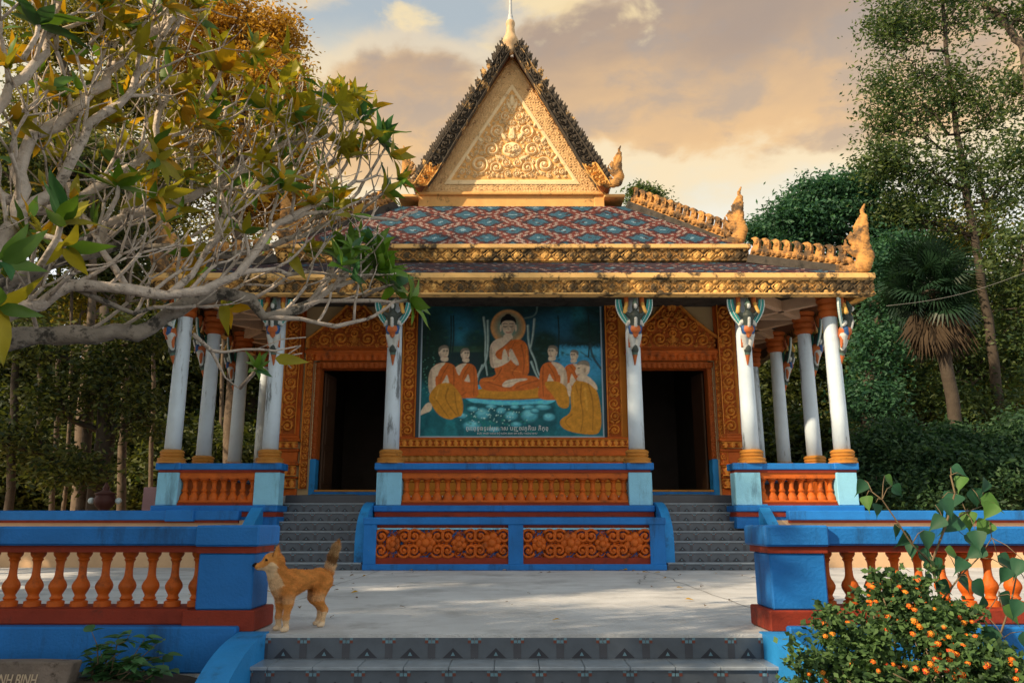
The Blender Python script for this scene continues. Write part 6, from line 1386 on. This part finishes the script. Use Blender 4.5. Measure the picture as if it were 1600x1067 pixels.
# --- trees left of the terrace, outside the picture; their shade falls across the forecourt
SH = 'trees beside the forecourt outside the picture'
for (x, y, h, r, lab) in SHADE:
    t_ = [Vector((x, y, -.35)), Vector((x + .1, y, h * .45)), Vector((x, y + .1, h * .75))]
    tree('forecourt_tree', lab, t_, .22, .08, [((x, y, h * .80), (r, r, h * .20), 280, 38, .28), ((x + r * .5, y - r * .3, h * .62), (r * .8, r * .8, h * .16), 170, 38, .28), ((x - r * .4, y + r * .5, h * .60), (r * .8, r * .8, h * .16), 170, 38, .28)], .19, 'dark', 'bark', int(90 + x * 3 + y), SH, 2)

# ================================================================== bodhi sapling in front of the right balustrade
bodhi = thing('bodhi_sapling', 'young sapling with heart-shaped drip-tip leaves in front of the right balustrade', 'sapling')
YB = 5.25; bp = lambda x, y, dy=0: at(x, y, YB + dy); root = bp(1525, 1060); root.z = -.30
q = MB().use('stem')
for P, r in (([root, bp(1500, 1000), bp(1470, 940), bp(1455, 880), bp(1478, 820, -.03), bp(1492, 770, -.05), bp(1485, 742, -.06)], .012), ([bp(1455, 880), bp(1425, 850, -.05), bp(1402, 815, -.08), bp(1378, 780, -.1), bp(1362, 768, -.1)], .007), ([bp(1470, 940), bp(1500, 900, .05), bp(1530, 870, .08), bp(1550, 840, .08)], .007), ([bp(1478, 820), bp(1510, 800, .03), bp(1535, 790, .05)], .006), ([root, bp(1560, 1000, .1), bp(1580, 940, .12), bp(1590, 890, .12)], .009), ([bp(1500, 1000), bp(1540, 960), bp(1560, 930)], .006)):
    n = len(P); q.tube(P, [r * (1 - .55 * i / (n - 1)) for i in range(n)], 6)
BSTEM = [Vector(v) for v in q.v[::3]]; qb = q
BM = {k: leaf_mesh('leaf', .20, .066, k, .30, .30, n=12, heart=True) for k in ('bodhi', 'bodhi_young')}; br = random.Random(4)
for (x, y, s_) in ((1348, 788, .9), (1345, 764, 1), (1376, 757, .9), (1388, 772, .9), (1362, 800, .8), (1392, 832, .9), (1412, 846, 1.1), (1438, 842, 1.2), (1466, 792, 1.2), (1488, 785, 1.4), (1500, 758, 1), (1480, 744, .9), (1512, 776, 1.2), (1526, 792, 1.3), (1534, 762, 1), (1548, 800, 1.1), (1540, 828, 1.3), (1518, 842, 1.2), (1492, 822, 1.5), (1470, 822, 1.1), (1455, 802, .9), (1428, 876, 1.2), (1446, 884, 1.3), (1470, 872, 1.1), (1502, 888, 1.1), (1532, 868, 1.2), (1552, 882, 1.2), (1490, 912, 1.1), (1458, 922, 1), (1512, 922, 1.2), (1532, 946, 1), (1440, 906, 1), (1568, 900, 1), (1592, 888, 1.2), (1585, 950, 1.1), (1560, 962, 1.2), (1545, 992, 1.3), (1592, 1000, 1.3), (1570, 1022, 1.3), (1420, 862, .9), (1508, 812, 1.2), (1556, 940, 1.1), (1600, 930, 1.2), (1500, 850, 1)):
    o = obj('leaf', BM['bodhi_young' if br.random() < .3 else 'bodhi'], bodhi); p_ = at(x + 6, y - 14, YB + br.uniform(-.14, .14)); a = br.uniform(-2.6, -.5); sp_ = min(BSTEM, key=lambda v: (v - p_).length); qb.tube([sp_, sp_.lerp(p_, .5) + Vector((0, 0, .02)), p_], [.0035, .0028, .002], 4)
    o.matrix_basis = Matrix.Translation(p_ - root) @ orient((math.cos(a) * .8, br.uniform(-.4, .1), math.sin(a) * .75), (br.uniform(-.5, .5), -1, br.uniform(.2, .9)), br.uniform(-.4, .4)) @ Matrix.Scale(s_ * .66, 4)
qb.build('stem', None, bodhi, smooth=True); bodhi.location = root
for c in bodhi.children:
    if not c.name.startswith('leaf'): c.matrix_parent_inverse = Matrix.Translation(-root)
# ================================================================== lantana
lant = thing('lantana_bush', 'lantana bush with clusters of small orange flowers at the lower right', 'bush')
lr = random.Random(8); foot = Vector((2.35, 4.75, -.30)); q = MB().use('stem'); LC = [(1330, 1000, 50, 48, 4.95), (1395, 945, 48, 42, 5.1), (1425, 1015, 80, 48, 4.85), (1510, 1035, 70, 45, 4.8), (1320, 1050, 55, 30, 4.85), (1470, 975, 50, 32, 5.0), (1550, 1060, 60, 35, 4.75), (1400, 1070, 90, 32, 4.75)]
for c in LC:
    for k in range(7):
        p_ = at(c[0] + lr.gauss(0, c[2] * .5), c[1] + lr.gauss(0, c[3] * .5), c[4] + lr.gauss(0, .1)); q.tube(gnarl(foot + Vector((lr.uniform(-.3, .3), lr.uniform(-.1, .1), 0)), p_, .02, 5), [.009, .008, .007, .006, .005, .003], 4)
q.build('stem', None, lant, smooth=True)
leaf_cloud('foliage', [(tuple(at(x, y, Y)), (rx * Y / FPX, .22, ry * Y / FPX), 95, 8, .030) for (x, y, rx, ry, Y) in LC] + [(tuple(at(c[0] + lr.gauss(0, c[2] * .75), c[1] - abs(lr.gauss(0, c[3] * .8)), c[4] + lr.gauss(0, .12))), (.05, .05, .09), 7, 9, .02) for c in LC for _ in range(12)], .044, 'lantana_leaf', lant, 77, .1, .62)
HM = {}
for mm in ('lantana_orange', 'lantana_yellow', 'lantana_red'):
    q = MB().use(mm)
    for k in range(16):
        el = math.acos(1 - k / 16 * .95); a = k * 2.4; v = Vector((math.sin(el) * math.cos(a), math.sin(el) * math.sin(a), math.cos(el) * .7)); q.use(mm if k > 2 else 'lantana_yellow'); t1 = v.orthogonal().normalized(); t2 = v.cross(t1).normalized(); c = v * .020
        q.add([c + t1 * .0075, c + t2 * .0075, c - t1 * .0075, c - t2 * .0075, c * 1.15], [(0, 1, 4), (1, 2, 4), (2, 3, 4), (3, 0, 4)])
    HM[mm] = q.mesh('flower_head')
for k in range(95):
    c = LC[lr.choice((0, 1, 1, 2, 2, 2, 3, 3, 4, 5, 6, 7))]; a = lr.uniform(0, 6.28); rad = lr.uniform(.45, 1.05); x, y = c[0] + math.cos(a) * c[2] * rad, c[1] + math.sin(a) * c[3] * rad * .95; p_ = at(x, y, c[4] - lr.uniform(.08, .26))
    o = obj('flower_head', HM[lr.choice(('lantana_orange', 'lantana_orange', 'lantana_yellow', 'lantana_red'))], lant, p_, (R(lr.uniform(10, 70)), lr.uniform(-.4, .4), 0), (lr.uniform(.5, .95),) * 3)
lant.location = foot
for c in lant.children: c.matrix_parent_inverse = Matrix.Translation(-foot)
# leaves blown onto the terrace
lb = Bulk(); lf = leaf_mesh('leaf', .07, .02, 'litter', .3, .3, n=4); lg = leaf_mesh('leaf', .09, .025, 'leaf_gold', .2, .3, n=4)
for k in range(70):
    x, y = (lr.uniform(-4, 4), lr.uniform(6, 13)) if k < 34 else (lr.choice((-1.8, 1.84, 2.0, -2.3)) + lr.gauss(0, .25), lr.uniform(6.45, 13)) if k < 54 else (lr.uniform(-2.4, 2.4), 13.12 - abs(lr.gauss(0, .10)))
    a = lr.uniform(0, 6.28); t_ = lr.random() < .7; lb.add(lf if t_ else lg, Matrix.Translation((x, y, .018)) @ orient((math.cos(a), math.sin(a), .12), (0, 0, 1), lr.uniform(-.4, .4)) @ Matrix.Scale(lr.uniform(.6, 1.2), 4), 'litter' if t_ else 'leaf_gold')
lo_ = lb.build('leaf_litter', None)
# ================================================================== small plant, stone, urn, board, cable
herb = thing('small_plant', 'small leafy green plant against the blue wall at the lower left', 'plant'); hf_ = Vector((-2.72, 5.45, -.28)); q = MB().use('stem'); hb = Bulk(); hr = random.Random(2)
HL = leaf_mesh('leaf', .10, .032, 'herb', .25, .2)
for k in range(15):
    e = at(hr.uniform(130, 270), hr.uniform(985, 1050), 5.4 + hr.uniform(-.15, .15)); P = gnarl(hf_ + Vector((hr.uniform(-.05, .05), 0, 0)), e, .02, 6); q.tube(P, [.006, .006, .005, .005, .004, .003, .002], 5)
    for j, p_ in enumerate(P[2:]):
        for s_ in range(3):
            a = hr.uniform(0, 6.28); hb.add(HL, Matrix.Translation(p_) @ orient((math.cos(a), math.sin(a), hr.uniform(-.2, .6)), (0, 0, 1), hr.uniform(-.5, .5)) @ Matrix.Scale(hr.uniform(.7, 1.2), 4), 'herb')
q.build('stem', None, herb, smooth=True); hb.build('foliage', herb); settle(herb, tuple(hf_))
# engraved slab
slab = thing('stone_slab', 'weathered brown stone slab with carved pale lettering at the lower left corner', 'stone')
sx1 = at(115, 1033, 5.25).x; sz1 = at(60, 1033, 5.25).z; ang = 0
m = MB().use('stone'); xs = np.linspace(sx1 - 1.35, sx1, 18); zs = np.linspace(sz1 - .33, sz1, 8); 
prof = [(sx1 - 1.35, sz1 - .33), (sx1 - .07, sz1 - .33), (sx1 - .03, sz1 - .15), (sx1, sz1 - .006), (sx1 - .25, sz1), (sx1 - .7, sz1 - .004), (sx1 - 1.35, sz1 + .003)]
m.prism(prof, 5.25, 5.37); body_ = m.build('slab_body', None, slab); bv = body_.modifiers.new('edge', 'BEVEL'); bv.width = .012; bv.segments = 2
lt = text_mesh('lettering', 'THANH BINH', .095, 'stone_letter', slab, (at(13, 1060, 5.25).x, 5.246, at(5, 1070, 5.25).z), (math.pi / 2, 0, 0), .22, .003); lt.scale = (.62, 1, 1)
settle(slab, (sx1 - .6, 5.3, sz1 - .33))
# red incense urn on the left podium
urn = thing('incense_urn', 'red lidded urn with pale round handles on the podium at the left', 'urn'); up_ = at(162, 797, 14.9)
m = MB().use('urn_red'); m.lathe([(.17, 0), (.18, .03), (.11, .06), (.09, .10), (.17, .17), (.22, .25), (.23, .33), (.19, .40), (.20, .43), (.24, .45), (.12, .50), (.06, .54), (.075, .58), (.05, .62), (.02, .70)], 16); m.build('urn_body', None, urn, smooth=True)
for s_ in (-1, 1): MB().use('feather_white').ball((s_ * .30, 0, .30), .07, 10, 6).build('handle', None, urn, smooth=True)
m = MB().use('stone').bbox(-.2, .2, -.2, .2, -.12, 0); m.build('urn_foot', None, urn); urn.location = (up_.x, 14.9, .90); urn.scale = (.85, .85, .85)
# pink board leaning by the podium
bd = thing('notice_board', 'plain pink board standing left of the left pale blue pedestal', 'board'); c_ = at(238, 780, 15.2)
MB().use('board_pink').bbox(-.18, .17, -.015, .015, .12, .62, .004).build('panel', None, bd)
for s_ in (-1, 1): MB().use('metal').box(s_ * .15 - .012, s_ * .15 + .012, .0155, .04, 0, .5).build('leg', None, bd)
bd.location = (c_.x, 15.2, .80)
# cable slung between the trees at the right
P = [at(1385, 478, 18.5)] + [at(1385 + 225 * t, 478 - 55 * t + 10 * math.sin(math.pi * t), 18.5) for t in np.linspace(.1, 1, 9)]
tag(MB().use('cable').tube(P, .006, 5).build('cable', None, None, smooth=True), 'thin slack cable crossing in front of the fan palm', 'cable')
